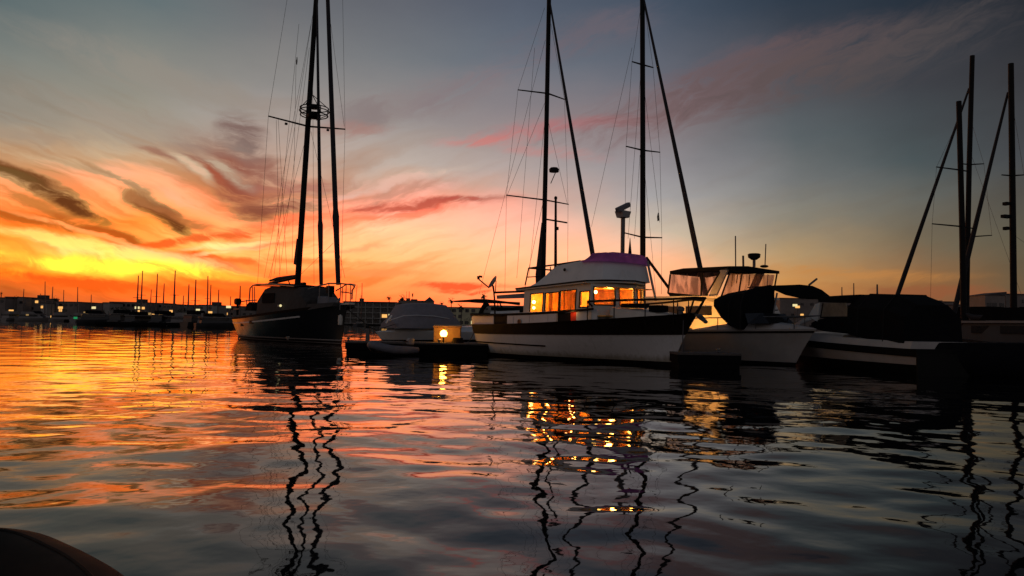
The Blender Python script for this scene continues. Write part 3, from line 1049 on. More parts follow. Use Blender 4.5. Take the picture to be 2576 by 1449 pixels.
    ar = bar.build('radar_antenna', M['dish'], rd, bevel=0.03)
    ar.location = (p1.x, 0, zb_ + 0.38)
    ar.rotation_euler = (R(22), 0, R(8))
    pa = F.sp(1585, 598, 0)
    MB().tube([(pa.x, 0, zt), (pa.x, 0, zt + 0.35), (pa.x, 0, pa.z)], [0.06, 0.07, 0.008], 6).build('antenna', M['black'], root)
    # pole at the far side of the front coaming
    MB().tube([F.xp(*z3(1905, 245), xf + 0.6), F.xp(*z3(1992, 655), xf + 0.75)], 0.05, 6).build('support_strut', M['dim_white'], root)
    # awning boom and cloth over the aft deck
    a, b = F.sp(1243, 736, -0.6), F.sp(1320, 733, -0.6)
    MB().tube([a, (b.x + 0.3, b.y, b.z)], 0.05, 8).build('boom', M['teak'], root)
    c1, c2, c3, c4 = F.sp(1249, 743, -0.6), F.sp(1318, 738, -0.6), F.sp(1318, 750, -0.6), F.sp(1250, 752, -0.6)
    MB().prism([c1, c2, c3, c4], (0, 0.03, 0)).build('weather_cloth', M['grey_canvas'], root)
    ps = MB().tube([F.sp(1241, 720, -0.6), F.sp(1244, 752, -0.6), (a.x + 0.1, -0.6, 1.9)], 0.04, 6)
    ps.tube([F.sp(1248, 706, -0.6), F.sp(1246, 736, -0.6)], 0.02, 6)
    ps.build('awning_post', M['mast'], root)
    # trunk cabin on the foredeck
    tk = MB()
    x0, x1 = xf + 0.5, xf + 2.7
    s = []
    for x, wd, h in ((x0, 1.15, 2.22), (x0 + 0.9, 1.02, 2.14), (x0 + 1.7, 0.72, 2.04), (x1, 0.45, 1.98)):
        s.append([(x, -wd, 1.6), (x, -wd + 0.08, h - 0.05), (x, -wd + 0.25, h), (x, wd - 0.25, h), (x, wd - 0.08, h - 0.05), (x, wd, 1.6)])
    tk.rings(s)
    tk.build('foredeck_trunk', M['cream'], root, smooth=True)
    hc = MB()
    hc.box((x0 + 0.75, -0.5, 2.28), (0.9, 0.7, 0.16))
    hc.box((x0 + 1.75, -0.3, 2.16), (0.5, 0.6, 0.26))
    hc.build('deck_hatch', M['black_canvas'], root, bevel=0.05)
    wd = MB()
    wd.lathe([(0.10, 0), (0.10, 0.30), (0.15, 0.32), (0.15, 0.40), (0.08, 0.46)], (0.35, -0.05, 1.78), 12)
    wd.build('windlass', M['alu'], root, smooth=True)
    # bow pulpit
    pl = MB()
    top = [F.sp(*z3(1340, 712), -1.62)]
    for t in (0.66, 0.76, 0.86, 0.94):
        q = H.pt(t, sheer(t), -1)
        top.append(Vector((q[0], q[1] + 0.03, 2.42 + 0.10 * (t - 0.66) / 0.3)))
    nose = [Vector((1.18, -0.32, 2.56)), Vector((1.42, 0, 2.55)), Vector((1.18, 0.32, 2.56))]
    full = top + nose + [Vector((p.x, -p.y, p.z)) for p in reversed(top)]
    pl.tube(full, 0.042, 8)
    low = [Vector((p.x, p.y, sheer(0.8) + 0.32)) for p in top[2:]] + [Vector((1.1, -0.25, 2.18)), Vector((1.25, 0, 2.18)), Vector((1.1, 0.25, 2.18))]
    for p in top[1:]:
        for sgn in (1, -1):
            pl.tube([(p.x, sgn * p.y, 1.55), (p.x, sgn * p.y, p.z)], 0.022, 6)
    pl.tube([nose[0], (0.85, -0.22, 1.9)], 0.035, 6)
    pl.tube([nose[2], (0.85, 0.22, 1.9)], 0.035, 6)
    pl.tube([nose[1], (1.0, 0, 2.0), (0.2, 0, 1.95)], 0.035, 6)
    pl.build('bow_pulpit', M['teak'], root, smooth=True)
    an = MB()
    an.tube([(0.9, -0.05, 1.98), (1.35, -0.05, 1.86)], 0.04, 6)
    an.prism([(1.1, -0.2, 1.9), (1.42, -0.05, 1.62), (1.42, 0.1, 1.62), (1.1, 0.15, 1.9)], (0.05, 0, 0.06))
    an.build('anchor', M['steel'], root)
    return F, xa, xf


TR = build_trawler()


def build_dish():
    F = TR[0]
    a = F.sp(1246, 726, -0.6)
    W = lambda p: F.o + F.fx * p.x + F.fy * p.y + Vector((0, 0, p.z))
    wa_ = W(a)
    root = thing('satellite_dish', 'dark satellite dish with long feed arm on the boom behind the lit cabin', 'satellite dish', wa_, 0)
    q = lambda x, y: at(1132 + x * 0.1302, 660 + y * 0.1302, wa_.y) - wa_
    MB().tube([q(850, 590), q(832, 490), q(825, 440)], 0.035, 8).build('bracket', M['mast'], root)
    c = q(835, 385)
    ax = Vector((-0.80, -0.25, 0.48)).normalized()
    prof = [(0.0, -0.05), (0.12, -0.045), (0.24, -0.02), (0.33, 0.03), (0.335, 0.05), (0.24, 0.0), (0.12, -0.025), (0.0, -0.03)]
    MB().lathe(prof, c, 24, ax).build('reflector', M['dish'], root, smooth=True)
    MB().tube([q(755, 492), q(560, 330)], 0.03, 8).build('feed_arm', M['mast'], root)
    MB().tube([q(545, 265), q(552, 330)], 0.06, 8).tube([q(560, 270), q(625, 280)], 0.05, 8).build('feed_horn', M['black'], root)


build_dish()

# ------------------------------------------------------------------ sailing boats
def wire(name, pts, root, r=0.011, m='rope'):
    return MB().tube(pts, r, 5).build(name, M[m], root)


def build_cutter():
    o = ground(862, 868)
    F = Frame(o, -50)
    root = thing('sailing_cutter', 'large dark hulled sailing yacht with two furled headsails and ringed radar on its mast', 'sailing yacht', (o.x, o.y, 0), F.a)
    P = lambda x, y, yy=0.0: F.sp(*z1(x, y), yy)

    def sheer(t):
        return 1.50 + 0.05 * t + 0.92 * t ** 1.9
    sb = P(1735, 660).x
    H = Hull(-15.2, -16.4, -0.2, sb, 4.3, 0.55, sheer, flare=0.45, p=2.4, mid=0.45)
    H.band(MB(), lambda t: 0.22, lambda t: sheer(t), 0.0, n=34, m=7).build('hull', M['navy'], root, smooth=True)
    H.band(MB(), lambda t: -0.34, lambda t: 0.23, 0.012, n=30).build('boot_top', M['black'], root, smooth=True)
    H.band(MB(), lambda t: 0.25, lambda t: 0.32, 0.02, m=1).build('boot_stripe', M['dim_white'], root)
    H.band(MB(), lambda t: 0.08, lambda t: 0.11, 0.025, m=1).build('lower_stripe', M['dim_white'], root)
    zc = lambda t: sheer(t) - 0.33 - 0.12 * t
    H.band(MB(), zc, lambda t: zc(t) + 0.10, 0.03, m=1, t1=0.78).build('cove_stripe', M['white_hull'], root)
    H.band(MB(), lambda t: sheer(t) - 0.01, lambda t: sheer(t) + 0.16, -0.03, m=1).build('toe_rail', M['teak'], root)
    dk = MB()
    dk.rings([[H.pt(i / 24, sheer(i / 24) + 0.02, -1, -0.05), H.pt(i / 24, sheer(i / 24) + 0.02, 1, -0.05), H.pt(i / 24, sheer(i / 24) - 0.04, 1, -0.05), H.pt(i / 24, sheer(i / 24) - 0.04, -1, -0.05)] for i in range(25)])
    dk.build('deck', M['teak'], root)
    for x, y in ((530, 930), (362, 962)):
        p = P(x, y, -1.85)
        t = (p.x + 16) / 16.5
        yy = H.pt(t, p.z, -1)[1]
        MB().box((p.x, yy - 0.01, p.z), (0.5, 0.1, 0.22)).build('portlight', M['black'], root)
    # trunk cabin forward of the mast
    cr = MB()
    ss = []
    for xx, wd, hh in ((P(1165, 600, -1).x, 1.35, 0.42), (P(1300, 590, -1).x, 1.25, 0.38), (P(1440, 600, -0.9).x, 1.05, 0.30), (P(1540, 640, -0.8).x, 0.8, 0.25)):
        zb_ = sheer((xx + 16) / 16.6)
        ss.append([(xx, -wd, zb_), (xx, -wd + 0.12, zb_ + hh), (xx, wd - 0.12, zb_ + hh), (xx, wd, zb_)])
    cr.rings(ss).build('trunk_cabin', M['dark_canvas'], root, smooth=True)
    # pilot house with rounded canvas top
    ph = MB()
    ss = []
    for x, yt, wd in ((575, 690, 1.35), (590, 590, 1.42), (640, 505, 1.45), (720, 470, 1.45), (860, 460, 1.45), (1010, 470, 1.42), (1110, 485, 1.4), (1155, 550, 1.35), (1190, 640, 1.25)):
        p = P(x, yt, -1.3)
        zb_ = sheer((p.x + 16) / 16.6) - 0.02
        zt = max(p.z, zb_ + 0.1)
        ss.append([(p.x, -wd, zb_), (p.x, -wd + 0.06, zb_ + (zt - zb_) * 0.75), (p.x, -wd + 0.35, zt), (p.x, 0, zt + 0.07), (p.x, wd - 0.35, zt), (p.x, wd - 0.06, zb_ + (zt - zb_) * 0.75), (p.x, wd, zb_)])
    ph.rings(ss)
    h_ = ph.build('pilot_house', M['dark_canvas'], root, smooth=True)
    wn = MB()
    a, b = P(640, 560, -1.46), P(790, 680, -1.46)
    wn.box(((a.x + b.x) / 2, -1.44, (a.z + b.z) / 2), (b.x - a.x, 0.03, a.z - b.z))
    wn.build('window', M['black_canvas'], h_)
    p = P(876, 717, -1.6)
    MB().ball(p, 0.085).build('deck_lamp', M['palewin'], root)
    MB().box(P(850, 717, -1.6), (0.16, 0.08, 0.14)).build('lamp_bracket', M['dim_white'], root)
    # bimini frame aft
    bm = MB()
    tp = [P(x, y, -1.35) for x, y in ((484, 490), (520, 455), (575, 442), (760, 440), (1050, 470))]
    bm.tube([P(470, 665, -1.35)] + tp, 0.05, 6)
    bm.tube([(q.x, -q.y, q.z) for q in [P(470, 665, -1.35)] + tp], 0.05, 6)
    for x in (512, 538):
        q = P(x, 470, -1.35)
        q2 = P(x + 6, 690, -1.35)
        bm.tube([q, q2], 0.035, 6)
    for q in (tp[1], tp[3]):
        bm.tube([q, (q.x, -q.y, q.z)], 0.04, 6)
    bm.build('bimini_frame', M['steel'], root, smooth=True)
    cvs = MB()
    cvs.rings([[(q.x, -1.4, q.z - 0.03), (q.x, -0.7, q.z + 0.10), (q.x, 0.7, q.z + 0.10), (q.x, 1.4, q.z - 0.03), (q.x, 0.7, q.z + 0.06), (q.x, -0.7, q.z + 0.06)] for q in tp[1:]])
    cvs.build('bimini_canvas', M['black_canvas'], root, smooth=True)
    # stern gear
    st = MB()
    st.tube([P(375, 665, -0.9), P(430, 655, -0.9), P(570, 645, -0.9)], 0.045, 6)
    st.tube([P(440, 640, -0.9), P(440, 745, -0.9)], 0.04, 6)
    for yy in (-1.2, 1.2):
        st.tube([(-16.1, yy, 1.6), (-16.1, yy, 2.3), (-14.3, yy * 1.15, 2.3), (-14.3, yy * 1.15, 1.6)], 0.03, 6)
    st.tube([(-16.1, -1.2, 2.3), (-16.1, 1.2, 2.3)], 0.03, 6)
    st.build('stern_rail', M['steel'], root, smooth=True)
    ob = MB()
    a = P(325, 655, -1.2)
    ob.rings([[(a.x + sx * k, -1.2 + sy * k2, z) for sx, sy in ((-.24, -.2), (.24, -.2), (.24, .2), (-.24, .2))] for k, k2, z in ((0.7, .8, a.z - 0.30), (1, 1, a.z - 0.18), (1, 1, a.z + 0.1), (0.6, 0.6, a.z + 0.2))])
    ob.tube([(a.x + 0.02, -1.2, a.z - 0.3), (a.x + 0.05, -1.2, a.z - 1.1)], 0.10, 8)
    ob.build('outboard_motor', M['black'], root, smooth=True)
    q = P(510, 720, -1.2)
    MB().rings([[(q.x - 0.55, -1.5, q.z - .35), (q.x + 0.7, -1.5, q.z - .35), (q.x + .7, -0.5, q.z - .35), (q.x - .55, -.5, q.z - .35)], [(q.x - 0.5, -1.45, q.z + .05), (q.x + 0.6, -1.45, q.z - .12), (q.x + .6, -0.5, q.z - .12), (q.x - .5, -.5, q.z + .05)], [(q.x - 0.35, -1.3, q.z + .30), (q.x - 0.1, -1.3, q.z + .25), (q.x - .1, -0.6, q.z + .25), (q.x - .35, -.6, q.z + .3)]]).build('covered_winch', M['black_canvas'], root, smooth=True)
    # mast and spars
    b_, t_ = F.sp(748, 726), F.sp(795, 0)
    dv = (t_ - b_) / (t_.z - b_.z)
    top = b_ + dv * 26.0
    ms = MB().tube([b_ - dv * 1.2, b_ + dv * 3, b_ + dv * 14, top], [0.22, 0.21, 0.185, 0.14], 10).build('mast', M['mast'], root, smooth=True)
    sl = MB()
    a1, a2 = F.sp(741, 640), F.sp(738, 664)
    sl.prism([F.sp(746, 600), a1, a2, F.sp(747, 668)], (0, 0.12, 0))
    sl.build('mainsail_head', M['sail'], root)
    bo = MB().tube([P(1075, 355), P(735, 432)], 0.11, 8).build('boom', M['mast'], root, smooth=True)
    scv = MB()
    scv.tube([P(1070, 335), P(940, 355), P(830, 372), P(738, 395)], [0.10, 0.12, 0.13, 0.07], 8)
    scv.build('sail_cover', M['sail'], bo, smooth=True)
    wire('boom_vang', [P(980, 400), P(1005, 470)], root, 0.04, 'mast')
    MB().tube([P(1140, 440), P(1190, 437)], 0.12, 8).build('mast_winch', M['black'], ms)
    # spreaders
    xm = F.sp(776, 320).x
    L_, Rr = F.xp(675, 292, xm - 0.35), F.xp(868, 325, xm - 0.35)
    mid = F.sp(776, 318)
    sp_ = MB().tube([L_, mid], [0.055, 0.075], 6).build('spreader', M['mast'], ms)
    sp2 = MB().tube([mid, Rr], [0.075, 0.055], 6).build('spreader', M['mast'], ms)
    for q in (F.xp(720, 306, xm), F.xp(825, 322, xm)):
        MB().box((q.x, q.y, q.z - 0.15), (0.12, 0.16, 0.14)).build('deck_light', M['black'], ms)
    # ringed radar
    c = F.sp(782, 284) + Vector((0.55, 0, 0))
    rg = MB()
    for dz_, rr_ in ((-0.30, 0.93), (0.0, 1.0), (0.2, 0.96)):
        rg.tube([(c.x + rr_ * math.cos(k * math.pi / 12), c.y + rr_ * math.sin(k * math.pi / 12), c.z + dz_) for k in range(25)], 0.035, 6)
    for k in range(8):
        a = k * math.pi / 4
        rg.tube([(c.x + 0.45 * math.cos(a), c.y + 0.45 * math.sin(a), c.z - 0.5), (c.x + 0.93 * math.cos(a), c.y + 0.93 * math.sin(a), c.z - 0.3), (c.x + math.cos(a), c.y + math.sin(a), c.z), (c.x + 0.96 * math.cos(a), c.y + 0.96 * math.sin(a), c.z + 0.2)], 0.028, 5)
    for a in (1.0, 2.2, 4.1, 5.2):
        rg.tube([(c.x + 0.96 * math.cos(a), c.y + 0.96 * math.sin(a), c.z + 0.2), (c.x - 0.4, c.y, c.z + 1.25)], 0.028, 5)
    rg.build('radar_guard', M['mast'], ms, smooth=True)
    MB().lathe([(0.25, -0.52), (0.42, -0.45), (0.45, -0.25), (0.36, -0.12), (0.1, -0.08)], c, 16).build('radome', M['black'], ms, smooth=True)
    MB().lathe([(0.3, 0.18), (0.40, 0.24), (0.38, 0.36), (0.1, 0.42)], c, 16).build('upper_radome', M['black'], ms, smooth=True)
    # furled headsails
    tops = top
    f1 = MB()
    p1, q1 = F.sp(808, 716), F.sp(798, 60)
    d1 = (q1 - p1) / 100
    f1.tube([p1, p1 + d1 * 12, p1 + d1 * 22, p1 + d1 * 24, p1 + d1 * 60, p1 + d1 * 110], [0.13, 0.15, 0.19, 0.14, 0.11, 0.08], 8)
    f1.build('furled_staysail', M['sail'], root, smooth=True)
    f2 = MB()
    p2, q2 = F.sp(851, 716), F.sp(826, 40)
    d2 = (q2 - p2) / 100
    f2.tube([p2, p2 + d2 * 18, p2 + d2 * 24, p2 + d2 * 27, p2 + d2 * 70, p2 + d2 * 120], [0.15, 0.19, 0.23, 0.17, 0.16, 0.13], 8)
    f2.build('furled_jib', M['sail'], root, smooth=True)
    # rigging wires
    for name, a, b in (
        ('cap_shroud', L_, F.sp(648, 712, -1.9)), ('cap_shroud', L_, L_ + (F.xp(722, 0, xm) - L_) * 1.15), ('cap_shroud', Rr, F.sp(858, 700, 1.4)), ('cap_shroud', Rr, Rr + (F.xp(862, 0, xm) - Rr) * 1.1),
        ('lower_shroud', F.xp(770, 345, xm), F.sp(676, 700, -1.9)), ('lower_shroud', F.xp(695, 302, xm), F.sp(704, 700, -1.9)), ('backstay', F.sp(790, 20), F.sp(664, 700, -0.5)), ('running_stay', F.sp(778, 120), F.sp(703, 690, -1.4)),
        ('halyard', F.sp(786, 90, 0.3), F.sp(790, 715, 0.3)), ('inner_stay', F.sp(700, 300, -1.2), F.sp(722, 690, -1.6)), ('halyard', F.sp(745, 150, -0.8), F.sp(735, 660, -0.8)), ('sheet', F.sp(757, 690, -0.3), F.sp(838, 612, -0.3)), ('lower_shroud', F.sp(832, 60, 0.6), F.xp(866, 318, xm)), ('topping_lift', F.sp(783, 60), P(738, 420)), ('lower_shroud', F.sp(782, 330, 0.6), F.sp(868, 700, 1.3)), ('flag_halyard', F.sp(752, 60, -0.9), F.sp(690, 690, -1.6))):
        wire(name, [a, b], root)
    pg = F.sp(746, 152, -0.8)
    MB().prism([(pg.x, pg.y, pg.z + 0.25), (pg.x - 0.06, pg.y, pg.z - 0.1), (pg.x, pg.y, pg.z - 0.3), (pg.x + 0.06, pg.y, pg.z - 0.05)], (0, 0.05, 0)).build('burgee', M['black'], root)
    # pulpit, anchor and foredeck gear
    pu = MB()
    rail = [P(1230, 505, -1.0), P(1380, 460, -0.8), P(1500, 430, -0.6), P(1650, 432, -0.35), P(1800, 448, -0.1), P(1828, 475, 0)]
    pu.tube(rail + [Vector((q.x, -q.y, q.z)) for q in reversed(rail[:-1])], 0.045, 6)
    for q in (rail[1], rail[2], rail[3]):
        for s in (1, -1):
            pu.tube([(q.x, s * q.y, q.z), (q.x, s * q.y, sheer(0.9) - 0.1)], 0.03, 6)
    pu.tube([rail[5], P(1800, 520), P(1795, 640)], 0.05, 6)
    pu.tube([P(1660, 540, -0.3), P(1750, 550, -0.15), P(1790, 560)], 0.035, 6)
    pu.build('bow_pulpit', M['steel'], root, smooth=True)
    bs = MB()
    bs.rings([[(sb - 1.6, -0.28, sheer(1) - .02), (sb - 1.6, .28, sheer(1) - .02), (sb - 1.6, .28, sheer(1) + .12), (sb - 1.6, -.28, sheer(1) + .12)], [(P(1795, 620).x, -0.2, sheer(1) + .06), (P(1795, 620).x, .2, sheer(1) + .06), (P(1795, 620).x, .2, sheer(1) + .18), (P(1795, 620).x, -.2, sheer(1) + .18)]])
    bs.build('bowsprit', M['cream'], root)
    an = MB()
    an.tube([P(1640, 620, -0.3), P(1590, 720, -0.35), P(1570, 790, -0.35)], [0.06, 0.10, 0.05], 6)
    an.build('anchor', M['dim_white'], root)
    wl = MB()
    q = P(1480, 490, -0.2)
    wl.box((q.x, 0, q.z - 0.1), (0.4, 0.4, 0.5))
    wl.tube([(q.x, 0, q.z - 0.3), (q.x, 0, sheer(.92))], 0.14, 8)
    wl.build('windlass', M['black'], root)
    fd = MB()
    a = P(1400, 540, -0.4)
    fd.rings([[(a.x - .7, -0.5, sheer(.85)), (a.x + .9, -.5, sheer(.9)), (a.x + .9, .5, sheer(.9)), (a.x - .7, .5, sheer(.85))], [(a.x - .5, -0.4, a.z - .25), (a.x + .8, -.35, a.z - .35), (a.x + .8, .35, a.z - .35), (a.x - .5, .4, a.z - .25)]])
    fd.build('sail_bag', M['grey_canvas'], root, bevel=0.08)
    fe = MB()
    f0 = P(1735, 880, -0.35)
    fe.lathe([(0.02, -0.35), (0.13, -0.28), (0.15, 0), (0.13, 0.28), (0.02, 0.36)], (sb - 0.15, -0.36, 1.55), 10)
    fe.build('fender', M['cream'], root, smooth=True)
    # mooring line
    e = at(985, 848, 44)
    el = F.loc(e)
    s0 = P(1740, 760)
    wire('mooring_line', [s0, (s0 + el) / 2 + Vector((0, 0, -0.25)), el], root, 0.025, 'teak')
    return F


build_cutter()


def sailboat(name, label, mx, mY, heading, L, mast_pts, mrad, spreaders, jib=None, wires=(), hullm='white_hull', deckz=1.15, extra=None, cabin='dim_white', hl=None, B=3.2):
    """mx, mY: photo column and distance of the mast foot; L: mast to bow"""
    m0 = at(mx, 800, mY)
    a = R(heading)
    F = Frame((m0.x, m0.y), heading)
    root = thing(name, label, 'sailing yacht', (m0.x, m0.y, 0), a)
    hl = hl or L * 2.4

    def sheer(t):
        return deckz - 0.12 + 0.30 * t ** 2
    H = Hull(L - hl + 0.5, L - hl, L - 0.7, L, B, 0.6, sheer, flare=0.4, mid=0.42)
    H.band(MB(), lambda t: 0.16, sheer, 0, n=20).build('hull', M[hullm], root, smooth=True)
    H.band(MB(), lambda t: -0.34, lambda t: 0.17, 0.012, n=18, m=2).build('boot_stripe', M['black'], root, smooth=True)
    MB().rings([[H.pt(i / 18, sheer(i / 18) - .02, -1, .02), H.pt(i / 18, sheer(i / 18) - .02, 1, .02), H.pt(i / 18, sheer(i / 18) + .04, 1, .02), H.pt(i / 18, sheer(i / 18) + .04, -1, .02)] for i in range(19)]).build('deck', M['dim_white'], root)
    cb = MB()
    cb.rings([[(x, -w_, deckz - .05), (x, -w_ + .12, deckz + h), (x, w_ - .12, deckz + h), (x, w_, deckz - .05)] for x, w_, h in ((-L * 0.75, 1.0, .5), (-L * .1, 1.0, .5), (L * .25, .8, .38), (L * .45, .5, .1))])
    cb.build('cabin_trunk', M[cabin], root)
    pts = [F.sp(x, y) for x, y in mast_pts]
    d = (pts[0] - pts[-1]).normalized()
    if pts[-1].z > deckz:
        pts.append(pts[-1] - d * (pts[-1].z - deckz) / d.z)
    n = len(pts)
    ms = MB().tube(pts, [mrad * (0.8 + 0.2 * i / (n - 1)) for i in range(n)], 10).build('mast', M['mast'], root, smooth=True)
    zb_ = deckz + 1.0
    bo = MB().tube([(-0.1, 0, zb_), (-L * 0.95, 0, zb_ + 0.05)], 0.09, 8).build('boom', M['mast'], root, smooth=True)
    MB().tube([(-0.15, 0, zb_ + .45), (-0.6, 0, zb_ + .25), (-L * .5, 0, zb_ + .2), (-L * .93, 0, zb_ + .12)], [.10, .17, .16, .07], 8).build('sail_cover', M['sail'], bo, smooth=True)
    for (lx, ly, cx, cy, rx, ry) in spreaders:
        c = F.sp(cx, cy)
        A, B_ = F.xp(lx, ly, c.x - 0.1), F.xp(rx, ry, c.x - 0.1)
        for q in (A, B_):
            MB().tube([c, q], [0.05, 0.035], 6).build('spreader', M['mast'], ms)
    if jib:
        (tx, ty), (bx, by) = jib
        A, B_ = F.sp(tx, ty), F.sp(bx, by)
        dd = (A - B_).normalized()
        C = B_ - dd * max(0, (B_.z - deckz - 0.35) / dd.z)
        MB().tube([C, C + (A - C) * 0.25, C + (A - C) * 0.6, A], [mrad * .75, mrad * .85, mrad * .6, mrad * .35], 8).build('furled_jib', M['sail'], root, smooth=True)
    for (x0, y0, x1, y1, yy0, yy1) in wires:
        wire('shroud', [F.sp(x0, y0, yy0), F.sp(x1, y1, yy1)], root, 0.009)
    if extra:
        extra(F, root, ms)
    return F


def ex1(F, root, ms):
    p = F.sp(1386, 430)
    r = MB().lathe([(0.05, -.12), (.26, -.10), (.28, .06), (.2, .14), (.02, .15)], (p.x + 0.25, 0, p.z), 14).build('radome', M['black'], ms, smooth=True)
    MB().tube([(p.x + .4, 0, p.z - .1), (p.x, 0, p.z - .7)], .025, 5).build('bracket', M['mast'], r)
    a, b, c, d = F.sp(1362, 560, -0.1), F.sp(1347, 690, -0.1), F.sp(1348, 740, -0.1), F.sp(1366, 740, -0.1)
    MB().prism([a, b, c, d], (0, .2, 0)).build('mainsail_luff', M['sail'], root)
    wire('topping_lift', [F.sp(1368, 500), F.sp(1318, 735)], root, 0.012)


sailboat('sailing_yacht', 'white sailing yacht behind the lit trawler, mast with lower round radar', 1366, 41, -50, 4.3, [(1382, -60), (1381, 0), (1374, 350), (1366, 700)], 0.145,
         [(1303, 226, 1378, 235, 1420, 250), (1274, 491, 1371, 503, 1430, 514)], ((1384, 10), (1490, 635)),
         [(1370, 20, 1303, 226, 0, -1.2), (1303, 226, 1274, 491, -1.3, -1.7), (1274, 491, 1270, 735, -1.7, -1.7), (1386, 60, 1420, 250, 0, .9), (1420, 250, 1429, 514, .9, 1.4), (1429, 514, 1428, 700, 1.4, 1.4), (1376, 250, 1330, 700, 0, -1.5), (1372, 100, 1205, 740, 0, -0.4), (1376, 245, 1276, 491, 0, -1.6), (1378, 300, 1427, 512, .1, 1.3), (1345, 120, 1300, 700, -.8, -1.6), (1590, 120, 1488, 570, -.5, 2.2)], extra=ex1)


def ex2(F, root, ms):
    MB().tube([F.sp(1626, 648), F.sp(1682, 724)], 0.075, 8).build('staysail_boom', M['mast'], root, smooth=True)
    p = F.sp(1655, 545, 1.0)
    MB().prism([(p.x, p.y, p.z + .22), (p.x - .06, p.y, p.z), (p.x - .03, p.y, p.z - .24), (p.x + .06, p.y, p.z - .2)], (0, .05, 0)).build('burgee', M['black'], root)


sailboat('sailing_yacht', 'sailing yacht whose triple spreader mast rises right behind the purple cover', 1617, 39, -50, 4.1, [(1616, -60), (1616, 0), (1617, 350), (1617, 640)], 0.155,
         [(1590, 155, 1617, 163, 1643, 170), (1575, 368, 1617, 378, 1660, 383), (1572, 586, 1617, 597, 1665, 598)], ((1620, 0), (1760, 668)),
         [(1612, 20, 1590, 155, 0, -.8), (1590, 155, 1575, 368, -.8, -1.2), (1575, 368, 1572, 586, -1.2, -1.2), (1572, 586, 1566, 720, -1.2, -1.3), (1643, 170, 1660, 383, .8, 1.2), (1660, 383, 1665, 598, 1.2, 1.3), (1665, 598, 1664, 740, 1.3, 1.4), (1618, 200, 1660, 560, 0, 1.1), (1612, 180, 1580, 600, -.1, -1), (1618, 390, 1650, 740, 0, 1.3), (1610, 390, 1596, 600, -.1, -.7), (1622, 20, 1643, 170, 0, .8)], extra=ex2, hullm='dim_white')

sailboat('sailing_yacht', 'shorter masted dark sailing yacht at right, mast beside the tallest right mast', 2424, 46, 118, 4.0, [(2412, 255), (2420, 560), (2425, 830)], 0.20,
         [(2356, 420, 2418, 428, 2440, 432), (2345, 563, 2421, 570, 2450, 575)], None, [(2412, 300, 2356, 420, 0, .8), (2356, 420, 2345, 563, .8, 1.4), (2345, 563, 2340, 790, 1.4, 1.5)], hullm='fardark', cabin='black_canvas')
sailboat('sailing_yacht', 'dark sailing yacht at right with the tallest right mast and left raked furled jib', 2430, 52, 118, 5.5, [(2446, 140), (2438, 420), (2430, 830)], 0.20,
         [(2420, 412, 2440, 414, 2475, 412), (2425, 596, 2436, 596, 2495, 592)], ((2438, 222), (2255, 750)), [(2440, 380, 2576, 760, 0, -1.0), (2442, 300, 2475, 412, 0, -1), (2475, 412, 2495, 592, -1, -1.5)], hullm='fardark', cabin='black_canvas')


def ex3(F, root, ms):
    for y, w_ in ((513, .3), (545, .62), (575, .25)):
        p = F.sp(2545, y)
        MB().box((p.x + .1, .35, p.z), (.3, w_, .2)).build('mast_fitting', M['black'], ms, bevel=.03)


sailboat('sailing_yacht', 'dark sailing yacht at far right edge, single bare mast with stacked radar fittings', 2548, 45, 112, 4.2, [(2543, 160), (2546, 400), (2550, 760)], 0.20,
         [(2520, 440, 2546, 442, 2576, 440)], ((2536, 232), (2390, 828)), [(2545, 250, 2576, 440, 0, -1), (2548, 590, 2620, 640, 0, -1.2)], hullm='fardark', cabin='black_canvas', extra=ex3)

# ------------------------------------------------------------------ flybridge motor boat behind the trawler's bow
def quad(a, b, c, d, off):
    return MB().prism([a, b, c, d], off)


def bar(a, b, r, n=6):
    return MB().tube([a, b], r, n)


